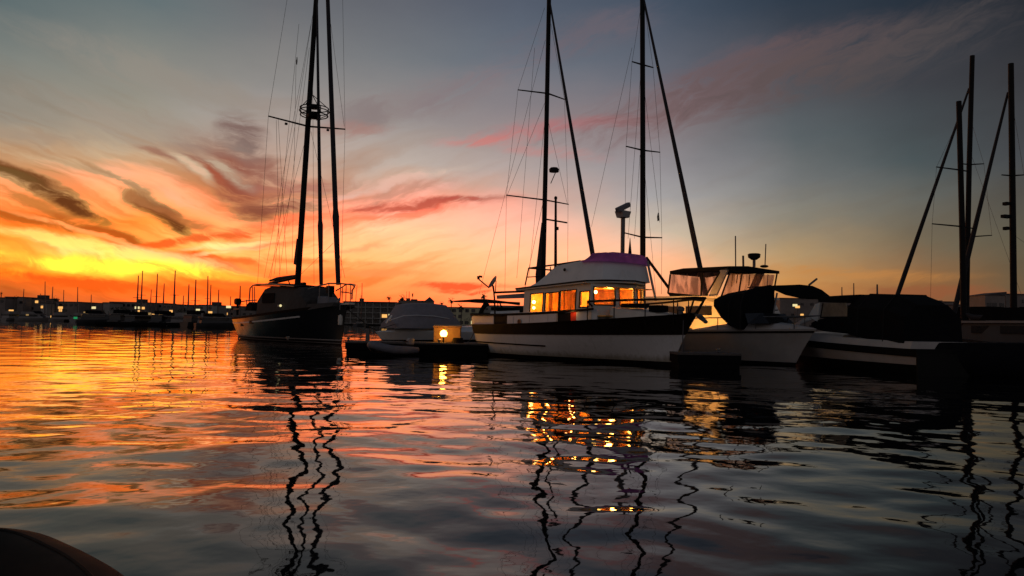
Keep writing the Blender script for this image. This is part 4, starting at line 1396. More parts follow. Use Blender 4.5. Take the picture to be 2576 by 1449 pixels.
def build_flybridge_boat():
    o = ground(1900, 906)
    F = Frame(o, -50)
    root = thing('flybridge_cruiser', 'white flybridge motor boat with clear curtains under a dark hardtop beside the trawler bow', 'motor boat', (o.x, o.y, 0), F.a)

    def sheer(t):
        return 1.15 + 0.55 * t ** 1.6
    H = Hull(-11.6, -11.9, -0.3, 1.0, 3.9, 0.85, sheer, flare=0.5, p=2.6, mid=0.42)
    H.band(MB(), lambda t: 0.14, sheer).build('hull', M['cream'], root, smooth=True)
    H.band(MB(), lambda t: -.34, lambda t: .15, .012, m=2).build('boot_stripe', M['black'], root)
    H.band(MB(), lambda t: sheer(t) - .12, lambda t: sheer(t) - .05, .04, m=1).build('rub_rail', M['teak'], root)
    MB().rings([[H.pt(i / 18, sheer(i / 18) - .02, -1, .0), H.pt(i / 18, sheer(i / 18) - .02, 1, .0), H.pt(i / 18, sheer(i / 18) + .04, 1, .0), H.pt(i / 18, sheer(i / 18) + .04, -1, .0)] for i in range(19)]).build('deck', M['cream'], root)
    hy = 1.55
    P = lambda x, y, yy=-hy: F.sp(*z4(x, y), yy)
    pc = P(700, 280)
    px_ = pc.x
    # cabin
    xl, xr = P(150, 700).x - 2.2, px_ + 0.5
    cab = MB()
    zt = P(480, 575).z
    cab.rings([[(xl, -hy, 1.1), (xl, -hy + .05, zt), (xl, hy - .05, zt), (xl, hy, 1.1)], [(xr, -hy, 1.2), (xr, -hy + .05, zt), (xr, hy - .05, zt), (xr, hy, 1.2)], [(xr + 1.1, -hy * .8, 1.4), (xr + .35, -hy * .8, zt), (xr + .35, hy * .8, zt), (xr + 1.1, hy * .8, 1.4)]])
    cab.build('cabin', M['cream'], root, smooth=False)
    MB().rings([[(xl - .2, -hy - .1, zt + .02), (xl - .2, hy + .1, zt + .02), (xl - .2, hy + .1, zt + .18), (xl - .2, -hy - .1, zt + .18)], [(xr + .4, -hy - .1, zt + .02), (xr + .4, hy + .1, zt + .02), (xr + .4, hy + .1, zt + .12), (xr + .4, -hy - .1, zt + .12)]]).build('flybridge_deck', M['cream'], root)
    for u0, u1 in ((.35, .52), (.56, .80)):
        a, b = xl + (xr - xl) * u0, xl + (xr - xl) * u1
        MB().box(((a + b) / 2, -hy - .0, (1.2 + zt) / 2 + .25), (b - a, .06, .42)).build('cabin_window', M['winglass'], root)
    # hardtop
    A, B_, C_ = P(185, 325), P(310, 300), P(740, 280)
    D_ = F.xp(*z4(1212, 325), px_ + 0.3)
    top = []
    for q, w_ in ((A, hy), (B_, hy), (C_, hy)):
        top.append([(q.x, -w_, q.z - .10), (q.x, -w_, q.z + .06), (q.x, 0, q.z + .16), (q.x, w_, q.z + .06), (q.x, w_, q.z - .10)])
    yp = D_.y
    top.append([(px_ + .40, -1.35, C_.z - .12), (px_ + .40, -1.35, C_.z + .02), (px_ + .40, 0, C_.z + .12), (px_ + .30, yp, D_.z + .06), (px_ + .30, yp, D_.z - .08)])
    MB().rings(top).build('hardtop', M['black_canvas'], root, smooth=True)
    # side curtains
    s1 = [P(190, 345), P(488, 328), P(478, 550), P(168, 522)]
    s2 = [P(500, 328), P(655, 325), P(515, 552), P(484, 552)]
    for s in (s1, s2):
        quad(*s, (0, .02, 0)).build('side_curtain', M['vinyl'], root)
    for a, b in ((s1[1], s1[2]), (s1[0], s1[3]), (s1[3], s2[3]), (P(655, 325), P(515, 560))):
        bar(a, b, .045).build('curtain_frame', M['black'], root)
    quad(P(165, 524), P(484, 554), P(505, 602), P(205, 572), (0, .05, 0)).build('curtain_skirt', M['black_canvas'], root)
    post = quad(P(665, 285), P(735, 282), P(590, 605), P(530, 590), (0, .12, 0))
    post.build('arch_post', M['dim_white'], root)
    post = quad(*[Vector((p.x, hy - .1, p.z)) for p in (P(665, 285), P(735, 282), P(590, 605), P(530, 590))], (0, .12, 0))
    post.build('arch_post', M['dim_white'], root)
    # front curtains
    xq = px_ + .2
    G = lambda x, y, q=0.0: F.xp(*z4(x, y), xq + q)
    fr = [G(745, 335), G(1165, 350), G(1120, 560), G(660, 575)]
    lean = Vector((0.0, 0, 0))
    quad(*fr, (.02, 0, 0)).build('front_curtain', M['vinyl'], root)
    for a, b in ((fr[0], fr[3]), (G(860, 338), G(825, 565)), (G(1190, 335), G(1150, 560)), (fr[3], fr[2])):
        bar(a, b, .04).build('curtain_frame', M['black'], root)
    for x in (775, 820, 935, 985, 1105):
        bar(G(x, 345, -.1), G(x - 10, 420 + (x % 7) * 8, -.1), .025).build('hanging_strap', M['teak'], root)
    # gear on the hardtop
    q = P(975, 215, 0)
    ms = MB().lathe([(.12, 0), (.28, .12), (.30, .26), (.24, .30), (.02, .31)], (q.x, 0, P(975, 210, 0).z), 14)
    zt2 = C_.z
    rd = ms.build('radar_dome', M['black'], root, smooth=True)
    MB().tube([(q.x, 0, zt2 + .1), (q.x, 0, P(975, 205, 0).z)], .07, 8).build('radar_stand', M['alu'], rd)
    for x, y0, r_ in ((800, -15, .03), (1085, 60, .025), (872, 170, .05)):
        a, b = P(x, y0, .2), P(x + (-8 if x == 1085 else 2), 268, .2)
        bar(b, a, r_).build('antenna', M['alu'], root)
    a = P(1070, 270, .6)
    MB().ball((a.x, .6, a.z), .2, sz=.35).build('horn', M['black'], root)
    # bow rail
    rl = MB()
    pts = [H.pt(t, sheer(t), -1) for t in (.55, .66, .77, .88, .97)]
    pts = [(x, y + .05, z + .62) for x, y, z in pts]
    rl.tube(pts + [(1.15, 0, sheer(1) + .64)] + [(x, -y, z) for x, y, z in reversed(pts)], .03, 6)
    for x, y, z in pts:
        rl.tube([(x, y, z), (x, y, z - .62)], .022, 5)
        rl.tube([(x, -y, z), (x, -y, z - .62)], .022, 5)
    rl.build('bow_rail', M['steel'], root, smooth=True)
    return F


FB = build_flybridge_boat()


# ------------------------------------------------------------------ express cruisers under black canvas
def build_canvas_cruiser():
    o = ground(2010, 921)
    F = Frame(o, -52)
    root = thing('express_cruiser', 'pale motor cruiser with domed black canvas and raised black bimini, beside the flybridge boat', 'motor boat', (o.x, o.y, 0), F.a)

    def sheer(t):
        return 1.28 + 0.22 * t ** 1.4
    H = Hull(-9.3, -9.6, -.3, .75, 3.2, .9, sheer, flare=.55, p=2.5, mid=.42)
    H.band(MB(), lambda t: .12, sheer).build('hull', M['pale_hull'], root, smooth=True)
    H.band(MB(), lambda t: -.34, lambda t: .13, .012, m=2).build('boot_stripe', M['black'], root)
    H.band(MB(), lambda t: sheer(t) - .16, lambda t: sheer(t) - .08, .035, m=1).build('rub_rail', M['teak'], root)
    fd = MB()
    secs = []
    for i in range(13):
        t = .45 + .55 * i / 12
        a = H.pt(t, sheer(t) - .01, -1, -.02)
        k = .34 * math.sin(math.pi * min(1, (1 - t) / .5)) + .02
        secs.append([a, (a[0], a[1] * .7, a[2] + k * .8), (a[0], 0, a[2] + k), (a[0], -a[1] * .7, a[2] + k * .8), (a[0], -a[1], a[2])])
    fd.rings(secs).build('foredeck', M['pale_hull'], root, smooth=True)
    P = lambda x, y, yy=-1.4: F.sp(*z4(x, y), yy)
    cv = MB()
    prof = [(600, 560, 640), (660, 552, 735), (740, 545, 820), (800, 528, 850), (850, 515, 862)]
    xq = P(850, 515).x
    G = lambda x, y, k=0.0: F.xp(*z4(x, y), xq + k)
    yr = G(1165, 452).y
    secs = []
    for x, yt, yb in prof:
        t_, b_ = P(x, yt), P(x, yb)
        zb_ = max(1.25, b_.z)
        rise = G(1165, 452).z - P(850, 515).z
        secs.append([(t_.x, -1.43, zb_), (t_.x, -1.40, zb_ + (t_.z - zb_) * .7), (t_.x, -1.15, t_.z), (t_.x, -.4, t_.z + rise * .55), (t_.x, yr - .3, t_.z + rise), (t_.x, yr, t_.z + rise * .75), (t_.x, yr + .03, zb_ + .2), (t_.x, yr - .4, zb_)])
    cv.rings(secs).build('cockpit_cover', M['black_canvas'], root, smooth=True)
    for q in secs[2::2]:
        MB().tube([Vector(v) + Vector((0, -.01, .012)) for v in q[:6]], .02, 5).build('canvas_hoop', M['seam'], root)
    bm = MB()
    sec = []
    for x, yt, yb in ((1120, 452, 480), (1180, 448, 500), (1260, 446, 535), (1400, 440, 566), (1520, 452, 572), (1610, 490, 575), (1700, 560, 580)):
        k = 2.0 * (x - 1120) / 580
        a, b = G(x, yt, k), G(x, yb, k)
        sec.append([(a.x - 1.1, a.y, a.z - .02), (a.x, a.y, a.z), (a.x + .08, b.y, b.z), (a.x + .04, b.y, b.z - .02), (a.x - .05, a.y, a.z - .06), (a.x - 1.1, a.y, a.z - .06)])
    bm.rings(sec).build('bimini', M['black_canvas'], root, smooth=True)
    for x0, y0, x1, y1 in ((1190, 520, 1130, 860), (1590, 570, 1560, 760)):
        bar(G(x0, y0, 2.0 * (x0 - 1120) / 580), G(x1, y1, 2.0 * (x0 - 1120) / 580), .04).build('bimini_frame', M['steel'], root)
    bar(G(1490, 445, 1.2), G(1562, 388, 1.2), .045).build('antenna', M['alu'], root)
    # windscreen
    q = P(1240, 740, -1.1)
    MB().rings([[(xq + .3, -1.35, sheer(.5) + .3), (xq + .1, -1.25, sheer(.5) + .72), (xq + .1, 1.25, sheer(.5) + .72), (xq + .3, 1.35, sheer(.5) + .3)], [(xq + 1.0, -.9, sheer(.6) + .3), (xq + .6, -.85, sheer(.6) + .72), (xq + .6, .85, sheer(.6) + .72), (xq + 1.0, .9, sheer(.6) + .3)]]).build('windscreen', M['winglass'], root)
    rl = MB()
    pts = [H.pt(t, sheer(t), -1) for t in (.5, .65, .8, .93)]
    pts = [(x, y + .05, z + .5) for x, y, z in pts]
    rl.tube(pts + [(.9, 0, sheer(1) + .52)] + [(x, -y, z) for x, y, z in reversed(pts)], .026, 6)
    for x, y, z in pts:
        rl.tube([(x, y, z), (x, y, z - .5)], .02, 5)
        rl.tube([(x, -y, z), (x, -y, z - .5)], .02, 5)
    rl.build('bow_rail', M['steel'], root, smooth=True)
    return F


build_canvas_cruiser()


def build_covered_express():
    o = ground(2300, 946)          # nearest corner: the stern, starboard... seen at the right
    F = Frame(o, 101)
    root = thing('express_cruiser', 'motor cruiser with white windscreen frame and long black camper canvas, right of the bimini', 'motor boat', (o.x, o.y, 0), F.a)

    def sheer(t):
        return 0.86 + 0.30 * t ** 1.4
    o2 = 1.3                                # boat's axis lies behind its near side
    H = Hull(0.1, 0, 9.4, 10.2, 2.7, .9, sheer, flare=.5, p=2.5, mid=.42)
    hb = MB()
    H.band(hb, lambda t: .34, lambda t: sheer(t) - .23)
    sh = lambda mb: setattr(mb, 'v', [(x, y - o2, z) for x, y, z in mb.v]) or mb
    sh(hb).build('hull', M['pale_hull'], root, smooth=True)
    sh(H.band(MB(), lambda t: -.34, lambda t: .35, .012, m=2)).build('boot_stripe', M['black'], root)
    sh(H.band(MB(), lambda t: sheer(t) - .24, lambda t: sheer(t) + .02, .04, m=1)).build('rub_rail', M['black'], root)
    P = lambda x, y, yy=0.0: F.sp(*z4(x, y), yy)
    fd = MB()
    secs = []
    for i in range(13):
        t = .40 + .60 * i / 12
        a = H.pt(t, sheer(t) - .01, -1, -.02)
        k = .42 * math.sin(math.pi / 2 * min(1, (1 - t) / .5)) + .02
        secs.append([a, (a[0], a[1] * .75, a[2] + k * .8), (a[0], 0, a[2] + k), (a[0], -a[1] * .75, a[2] + k * .8), (a[0], -a[1], a[2])])
    fd.rings(secs)
    sh(fd).build('foredeck', M['pale_hull'], root, smooth=True)
    MB().box((-.06, -o2, .36), (.06, 2.5, .74)).build('transom', M['black'], root)
    # side deck
    sd_ = MB()
    sec = []
    for i in range(9):
        t = .03 + .41 * i / 8
        a = H.pt(t, sheer(t), 1, -.02)
        sec.append([(a[0], a[1], a[2] - .02), (a[0], a[1] - .12, a[2] + .26), (a[0], -a[1] + .12, a[2] + .26), (a[0], -a[1], a[2] - .02)])
    sd_.rings(sec)
    sh(sd_).build('coaming', M['pale_hull'], root, smooth=True)
    # camper canvas
    prof = [(1510, 800, 830), (1560, 775, 860), (1640, 755, 880), (1845, 745, 900)]
    ty, by = -.2, -2.4
    sec = []
    for x, yt, yb in ((1850, 545, 900), (1950, 540, 930), (2080, 538, 960), (2190, 545, 1000), (2300, 590, 1060), (2385, 640, 1085)):
        t_, b_ = P(x, yt, ty), P(x, yb, ty)
        zb_ = max(1.06, b_.z)
        sec.append([(t_.x, ty + .05, zb_), (t_.x, ty, zb_ + (t_.z - zb_) * .7), (t_.x, ty - .5, t_.z + .04), (t_.x, by + .5, t_.z + .04), (t_.x, by, zb_ + (t_.z - zb_) * .7), (t_.x, by - .05, zb_)])
    MB().rings(sec).build('camper_canvas', M['black_canvas'], root, smooth=True)
    for q in sec[1:-1:2]:
        MB().tube([Vector(v) + (Vector(v) - Vector(((q[0][0], -1.3, 1.2)))).normalized() * .012 for v in q], .022, 5).build('canvas_hoop', M['seam'], root)
    # forward bimini part with a clear panel below
    sec = []
    for x, y0, y1 in ((1575, 560, 605), (1700, 552, 610), (1860, 545, 612)):
        a, b = P(x, y0, ty), P(x, y1, ty)
        sec.append([(a.x, ty, b.z), (a.x, ty, a.z), (a.x, ty - .5, a.z + .06), (a.x, by + .5, a.z + .06), (a.x, by, a.z), (a.x, by, b.z)])
    MB().rings(sec).build('bimini', M['black_canvas'], root, smooth=True)
    pn = [P(1622, 612, ty), P(1838, 612, ty), P(1855, 745, ty), P(1600, 748, ty)]
    quad(*pn, (0, -.02, 0)).build('side_curtain', M['fogged'], root)
    MB().rings([[P(x, yt, ty) + Vector((0, dy_, 0)) for dy_ in (0, -.1)] + [P(x, yb, ty) + Vector((0, dy_, 0)) for dy_ in (-.1, 0)] for x, yt, yb in prof]).build('lower_canvas', M['black_canvas'], root)
    for a, b in ((pn[0], pn[3]), (pn[3], pn[2])):
        bar(a, b, .03).build('curtain_frame', M['black'], root)
    ws = quad(P(1545, 625, ty), P(1590, 610, ty), P(1570, 790, ty), P(1480, 740, ty), (0, -.08, 0))
    ws.build('windscreen_frame', M['white_hull'], root)
    quad(P(1480, 735, ty), P(1500, 770, ty), P(1365, 830, ty), P(1340, 815, ty), (0, -.08, 0)).build('windscreen_frame', M['white_hull'], root)
    quad(Vector((P(1545, 625, ty).x, by, P(1545, 625, ty).z)), Vector((P(1590, 610, ty).x, by, P(1590, 610, ty).z)), Vector((P(1570, 790, ty).x, by, P(1570, 790, ty).z)), Vector((P(1480, 740, ty).x, by, P(1480, 740, ty).z)), (0, .08, 0)).build('windscreen_frame', M['white_hull'], root)


build_covered_express()


# ------------------------------------------------------------------ covered cruiser on the left, its bow towards the cutter
def build_covered_cruiser():
    b0 = at(944, 836, 38.5)
    F = Frame((b0.x, b0.y), 214)
    root = thing('covered_cruiser', 'white motor boat under a humped grey canvas tent, its bow pointing at the dark yacht', 'motor boat', (b0.x, b0.y, 0), F.a)

    def sheer(t):
        return 1.02 + .05 * math.cos(t * 3)
    H = Hull(-9.2, -9.3, -.9, 0.0, 3.0, .85, sheer, flare=.55, p=2.3, mid=.42)
    H.band(MB(), lambda t: .12, lambda t: sheer(t) - .40).build('hull', M['navy'], root, smooth=True)  # shade on the hull side put into a dark colour below the white band
    H.band(MB(), lambda t: -.3, lambda t: .13, .012, m=2).build('boot_stripe', M['black'], root)
    H.band(MB(), lambda t: sheer(t) - .41, sheer, .01, m=3).build('sheer_band', M['white_hull'], root, smooth=True)
    fd = MB()
    secs = []
    for i in range(17):
        t = i / 16
        a = H.pt(t, sheer(t) - .01, -1, -.02)
        k = .30 * min(1, (1 - t) / .3) + .02
        secs.append([a, (a[0], a[1] * .8, a[2] + k * .75), (a[0], 0, a[2] + k), (a[0], -a[1] * .8, a[2] + k * .75), (a[0], -a[1], a[2])])
    fd.rings(secs).build('deck', M['white_hull'], root, smooth=True)
    P = lambda x, y, yy=0.0: F.sp(*z2(x, y), yy)
    sec = []
    for x, y, w_ in ((735, 725, .9), (800, 660, 1.0), (860, 560, 1.1), (905, 497, 1.15), (1000, 482, 1.2), (1200, 478, 1.2), (1400, 488, 1.2), (1500, 500, 1.2), (1560, 570, 1.2), (1625, 690, 1.2)):
        p = P(x, y)
        zb_ = 1.18
        z = max(p.z, zb_ + .04)
        sec.append([(p.x, -w_ - .12, zb_), (p.x, -w_, zb_ + (z - zb_) * .5), (p.x, -w_ * .5, z - .05), (p.x, 0, z), (p.x, w_ * .5, z - .05), (p.x, w_, zb_ + (z - zb_) * .5), (p.x, w_ + .12, zb_)])
    MB().rings(sec).build('canvas_tent', M['grey_canvas'], root, smooth=True)
    ln = [P(x, y, 1.28) for x, y in ((740, 735), (960, 662), (1150, 655), (1400, 668), (1620, 705))]
    MB().tube(ln, .02, 5).build('canvas_seam', M['white_hull'], root)
    sp_ = quad(P(880, 775, 1.0), P(800, 790, 1.0), P(600, 862, .7), P(560, 865, .7), (0, .05, 0))
    sp_.build('deck_stripe', M['black'], root)
    a, b = P(700, 770, .9), P(790, 660, .9)
    bar(a, b, .05).build('windscreen_frame', M['white_hull'], root)
    return F


build_covered_cruiser()


def build_arch_boat():
    """boat beyond the trawler's stern: only its thin arched top and cockpit show"""
    q = lambda x, y, Y=43.0: at(1132 + x * 0.1302, 660 + y * 0.1302, Y)
    b0 = at(1225, 800, 43)
    F = Frame((b0.x, b0.y), 0)
    root = thing('arch_boat', 'motor boat with a thin curved dark top on an arch, just behind the trawler stern', 'motor boat', (b0.x, b0.y, 0), 0)
    L = lambda p: F.loc(p)

    def sheer(t):
        return 1.0 + .2 * t ** 2
    H = Hull(-4.5, -4.6, 4.2, 5.0, 3.0, .85, sheer, flare=.5, mid=.42)
    H.band(MB(), lambda t: .1, sheer).build('hull', M['dim_white'], root, smooth=True)
    H.band(MB(), lambda t: -.3, lambda t: .11, .01, m=2).build('boot_stripe', M['black'], root)
    cb = MB()
    a, b = L(q(760, 955)), L(q(1340, 935))
    cb.rings([[(a.x, -1.2, .95), (a.x + .1, -1.1, a.z), (a.x + .1, 1.1, a.z), (a.x, 1.2, .95)], [(b.x, -1.2, .95), (b.x, -1.1, b.z), (b.x, 1.1, b.z), (b.x, 1.2, .95)]])
    cb.build('cabin', M['white_hull'], root)
    tp = MB()
    sec = []
    for x, y, th in ((60, 755, 3), (350, 735, 26), (520, 720, 55), (700, 722, 60), (900, 742, 40), (1100, 768, 20), (1350, 782, 40)):
        p, p2 = L(q(x, y)), L(q(x, y + th))
        sec.append([(p.x, -1.2, p2.z), (p.x, -1.2, p.z), (p.x, 1.2, p.z), (p.x, 1.2, p2.z)])
    tp.rings(sec).build('arched_top', M['teak'], root, smooth=False)
    lg = MB()
    pts = [(690, 770), (760, 800), (690, 860), (640, 920), (600, 1010), (560, 1010), (600, 900), (660, 800)]
    lg.prism([L(q(x, y)) + Vector((0, -1.2, 0)) for x, y in pts], (0, .15, 0)).build('arch_leg', M['teak'], root)
    lg = MB()
    lg.prism([L(q(x, y)) + Vector((0, 1.05, 0)) for x, y in pts], (0, .15, 0)).build('arch_leg', M['teak'], root)
    for x in (860, 925):
        bar(L(q(x, 790)), L(q(x, 940)), .025).build('top_support', M['mast'], root)
    bar(L(q(960, 780)), L(q(1005, 880)), .04).build('top_support', M['mast'], root)
    MB().box(L(q(1110, 900)), (1.9, .8, .18)).build('seat_cover', M['black_canvas'], root, bevel=.06)
    bar(L(q(395, 1005)), L(q(800, 1000)), .07).build('rub_rail', M['black'], root)


build_arch_boat()


# ------------------------------------------------------------------ docks, lamp, dock box, dinghies
def build_dock(name, label, px0, px1, Y, depth, top, posts=(), fl=True):
    a, b = at(px0, 850, Y), at(px1, 850, Y)
    root = thing(name, label, 'dock', ((a.x + b.x) / 2, Y, 0))
    L = b.x - a.x
    d = MB()
    n = max(3, int(L / 0.6))
    pl = MB()
    pl.box((0, depth / 2, top - .04), (L, depth, .08))
    pl.build('decking', M['dock'], root, bevel=.01)
    MB().box((0, depth / 2, top - .22), (L - .02, depth - .02, .27)).build('fascia', M['float'], root)
    MB().box((0, depth / 2, top / 2 - .25), (L - .12, depth - .1, top - .15)).build('float', M['float'], root)
    for x in posts:
        MB().lathe([(.035, 0), (.05, .05), (.03, .09), (.09, .12), (.09, .15), (.02, .17)], (x, .15, top), 10).build('cleat', M['steel'], root)
    return root, a.x, b.x


build_dock('floating_dock', 'low dark floating dock carrying the lit lamp between the dark yacht and the trawler', 868, 1230, 34.2, 2.4, .56, (-6.0, -3.2, 1.0))
build_dock('finger_pier', 'short dark finger pier end standing in front of the motor boat beside the trawler bow', 1705, 1866, 26.6, 1.4, .56, (.35,))
lo_ = at(1116, 842, 34.9)
lamp = thing('dock_lamp', 'glowing round dock lamp on a short post in front of the dock box', 'lamp', (lo_.x, 34.9, .56))
MB().tube([(0, 0, 0), (0, 0, .25)], .04, 8).build('post', M['black'], lamp)
MB().lathe([(.03, .24), (.10, .26), (.10, .28), (.03, .30)], (0, 0, 0), 12).build('collar', M['steel'], lamp)
MB().ball((0, 0, .42), .17, 14).build('globe', M['lamp'], lamp, smooth=True)
point('lamp_light', (0, -.25, .46), 16, (1, .34, .02), lamp, .12)
M['box'] = mat('ochre_dock_box', (0.36, 0.19, 0.05), 0.6, var=.15, scale=3)
bx = at(1126, 836, 35.8)
box = thing('dock_box', 'wide pale dock box lit orange behind the round lamp', 'dock box', (bx.x, 35.8, .56))
MB().box((0, 0, .36), (1.28, .62, .70)).build('chest', M['box'], box, bevel=.03)
MB().rings([[(-.68, -.36, .71), (.68, -.36, .71), (.68, .36, .71), (-.68, .36, .71)], [(-.66, -.34, .78), (.66, -.34, .78), (.66, .34, .84), (-.66, .34, .84)]]).build('lid', M['box'], box)
MB().box((0, -.325, .6), (.12, .03, .1)).build('latch', M['steel'], box)
c = at(1152, 852, 34.9)
cl = MB()
for k in range(3):
    cl.tube([(.26 * math.cos(a * .5) * (1 - .12 * k), .2 * math.sin(a * .5) * (1 - .12 * k), .05 + .07 * k) for a in range(14)], .05, 6)
co = cl.build('coiled_rope', M['teak'])
co.location = (c.x, 34.9, .56)
tag(co, 'dark coil of rope lying on the dock right of the glowing lamp', 'rope')
# dock box by the cutter's bow and its power post
pw = at(925, 838, 35.6)
pp = thing('power_pedestal', 'small grey power pedestal on the dock beside the yacht bow', 'power post', (pw.x, 35.6, .56))
MB().box((0, 0, .3), (.18, .18, .6), taper=.8).build('pedestal', M['alu'], pp, bevel=.02)
MB().box((0, 0, .66), (.20, .20, .12)).build('cap', M['black'], pp, bevel=.03)


tF = TR[0]
tw = lambda p: tF.o + tF.fx * p[0] + tF.fy * p[1] + Vector((0, 0, p[2]))
for a, b, lb in ((tw((-10.2, -1.6, 1.45)), at(1176, 860, 34.9), 'dark mooring line from the trawler stern down to the floating dock'), (tw((.6, -.2, 1.95)), at(1716, 886, 27.2), 'dark mooring line from the trawler bow down to the finger pier')):
    m_ = (a + b) / 2 + Vector((0, 0, -.18))
    q_ = (a + m_) / 2 + Vector((0, 0, -.06))
    r_ = (m_ + b) / 2 + Vector((0, 0, -.06))
    ml = MB().tube([a - a, q_ - a, m_ - a, r_ - a, b - a], .018, 6).build('mooring_line', M['rope'])
    ml.location = a
    tag(ml, lb, 'mooring line', 'mooring lines of the trawler')


def build_rib():
    p = at(982, 880, 32.9)
    root = thing('inflatable_dinghy', 'small grey inflatable dinghy with an outboard motor tied under the covered boat', 'dinghy', (p.x, 32.9, 0), R(228))
    root.scale = (.78, .78, .85)
    path = [(-1.5, .62, .28), (-.6, .62, .28), (.3, .60, .32), (.9, .45, .42), (1.25, .18, .55), (1.30, 0, .58), (1.25, -.18, .55), (.9, -.45, .42), (.3, -.60, .32), (-.6, -.62, .28), (-1.5, -.62, .28)]
    MB().tube(path, [.16, .22, .22, .22, .21, .21, .21, .22, .22, .22, .16], 12).build('tube', M['grey_rib'], root, smooth=True)
    MB().rings([[(-1.3, -.5, .12), (-1.3, .5, .12), (-1.3, .5, .18), (-1.3, -.5, .18)], [(.8, -.35, .16), (.8, .35, .16), (.8, .35, .22), (.8, -.35, .22)]]).build('floor', M['black'], root)
    MB().box((-1.28, 0, .35), (.06, 1.0, .45)).build('transom', M['black'], root)
    MB().box((-.4, 0, .42), (.25, 1.1, .05)).build('thwart', M['teak'], root)
    ob = MB()
    ob.rings([[(x, y, z) for x, y in ((-1.62 - k, -.13), (-1.30 + k, -.13), (-1.30 + k, .13), (-1.62 - k, .13))] for z, k in ((.55, 0), (.62, .04), (.82, .04), (.90, -.04))])
    om = ob.build('outboard_motor', M['dim_white'], root, smooth=True, bevel=.03)
    MB().tube([(-1.46, 0, .56), (-1.48, 0, -.2)], .07, 8).build('motor_leg', M['black'], om)
    MB().tube([(-1.3, 0, .7), (-.85, .1, .74)], .025, 6).build('tiller', M['black'], om)


build_rib()

l2 = at(1724, 852, 33.0)
lamp2 = thing('flood_lamp', 'hooded dock flood lamp hidden behind the trawler bow, lighting the flybridge boat', 'lamp', (l2.x, 33.0, .5))
MB().tube([(0, 0, -1.2), (0, 0, .9)], .05, 8).build('post', M['black'], lamp2)
hd_ = MB().rings([[(x * k, y_, .95 + z * k) for x, z in ((-.14, -.08), (.14, -.08), (.14, .10), (-.14, .10))] for y_, k in ((-.10, .5), (.10, 1.0))]).build('lamp_hood', M['black'], lamp2)
MB().box((0, .09, .95), (.22, .02, .12)).build('lamp_glass', M['litwin'], hd_)
fl_d = bpy.data.lights.new('flood_light', 'SPOT')
fl_d.energy = 560
fl_d.color = (1, .40, .075)
fl_d.spot_size = R(125)
fl_d.spot_blend = .5
fl_d.shadow_soft_size = .12
fl_o = bpy.data.objects.new('flood_light', fl_d)
COL.objects.link(fl_o)
fl_o.parent = lamp2
fl_o.location = (0, .16, .95)
fl_o.rotation_euler = Vector((.35, 1, .18)).to_track_quat('-Z', 'Y').to_euler()

# dark inflatable close to the camera, bottom left
p = ground(60, 1440)
fg = thing('dinghy', 'black rubber dinghy tube close up in the bottom left corner', 'dinghy', (-1.9, 2.35, 0), R(8))
fp = [(-3.3, 1.0, .24), (-3.45, 2.2, .24), (-3.2, 3.0, .25), (-2.75, 3.38, .26), (-2.33, 3.42, .27), (-1.97, 3.22, .26), (-1.64, 2.94, .25), (-1.38, 2.60, .24), (-1.22, 2.15, .24), (-1.22, 1.4, .24), (-1.2, .9, .24)]
fv = [Vector((x + 1.9, y - 2.35, z)) for x, y, z in fp]
fg.rotation_euler = (0, 0, 0)
sm = []
for i in range(len(fv) - 1):
    a, b = fv[max(0, i - 1)], fv[i]
    c_, d_ = fv[i + 1], fv[min(len(fv) - 1, i + 2)]
    for k in range(6):
        t = k / 6
        sm.append(0.5 * ((2 * b) + (c_ - a) * t + (2 * a - 5 * b + 4 * c_ - d_) * t * t + (3 * b - a - 3 * c_ + d_) * t ** 3))
sm.append(fv[-1])
MB().tube(sm, .21, 20).build('tube', M['rubber'], fg, smooth=True)
MB().prism([(x * .93, y * .9, .10) for x, y, z in [tuple(v) for v in sm[::3]]], (0, 0, .06)).build('floor', M['rubber'], fg)
MB().tube([q + Vector((0, 0, .205)) for q in sm[12:-12]], .010, 6).build('grab_line', M['rubber'], fg)

# ------------------------------------------------------------------ far shore
rs = random.Random(5)


def shoreY(px):
    return 255 + 60 * min(1, max(0, (px - 200) / 700)) - 40 * min(1, max(0, (px - 1700) / 700))


def build_shore():
    mb = MB()
    sec = []
    for i in range(41):
        px = -700 + 4000 * i / 40
        Y = shoreY(px) + 6
        a, b = at(px, 800, Y), at(px, 800, 2600)
        sec.append([(a.x, a.y, -1.0), (a.x, a.y, .9), (a.x + (b.x - a.x) * .02, a.y + 14, 1.1), (b.x, b.y, 2.0), (b.x, b.y, -1.0)])
    o = mb.rings(sec).build('shore', M['land'])
    tag(o, kind='structure')


build_shore()
ORD = ['first', 'second', 'third', 'fourth', 'fifth', 'sixth', 'seventh', 'eighth', 'ninth', 'tenth', 'eleventh', 'twelfth', 'thirteenth', 'fourteenth', 'fifteenth', 'sixteenth', 'seventeenth', 'eighteenth', 'nineteenth', 'twentieth', 'twenty-first', 'twenty-second', 'twenty-third', 'twenty-fourth', 'twenty-fifth', 'twenty-sixth', 'twenty-seventh', 'twenty-eighth', 'twenty-ninth', 'thirtieth']


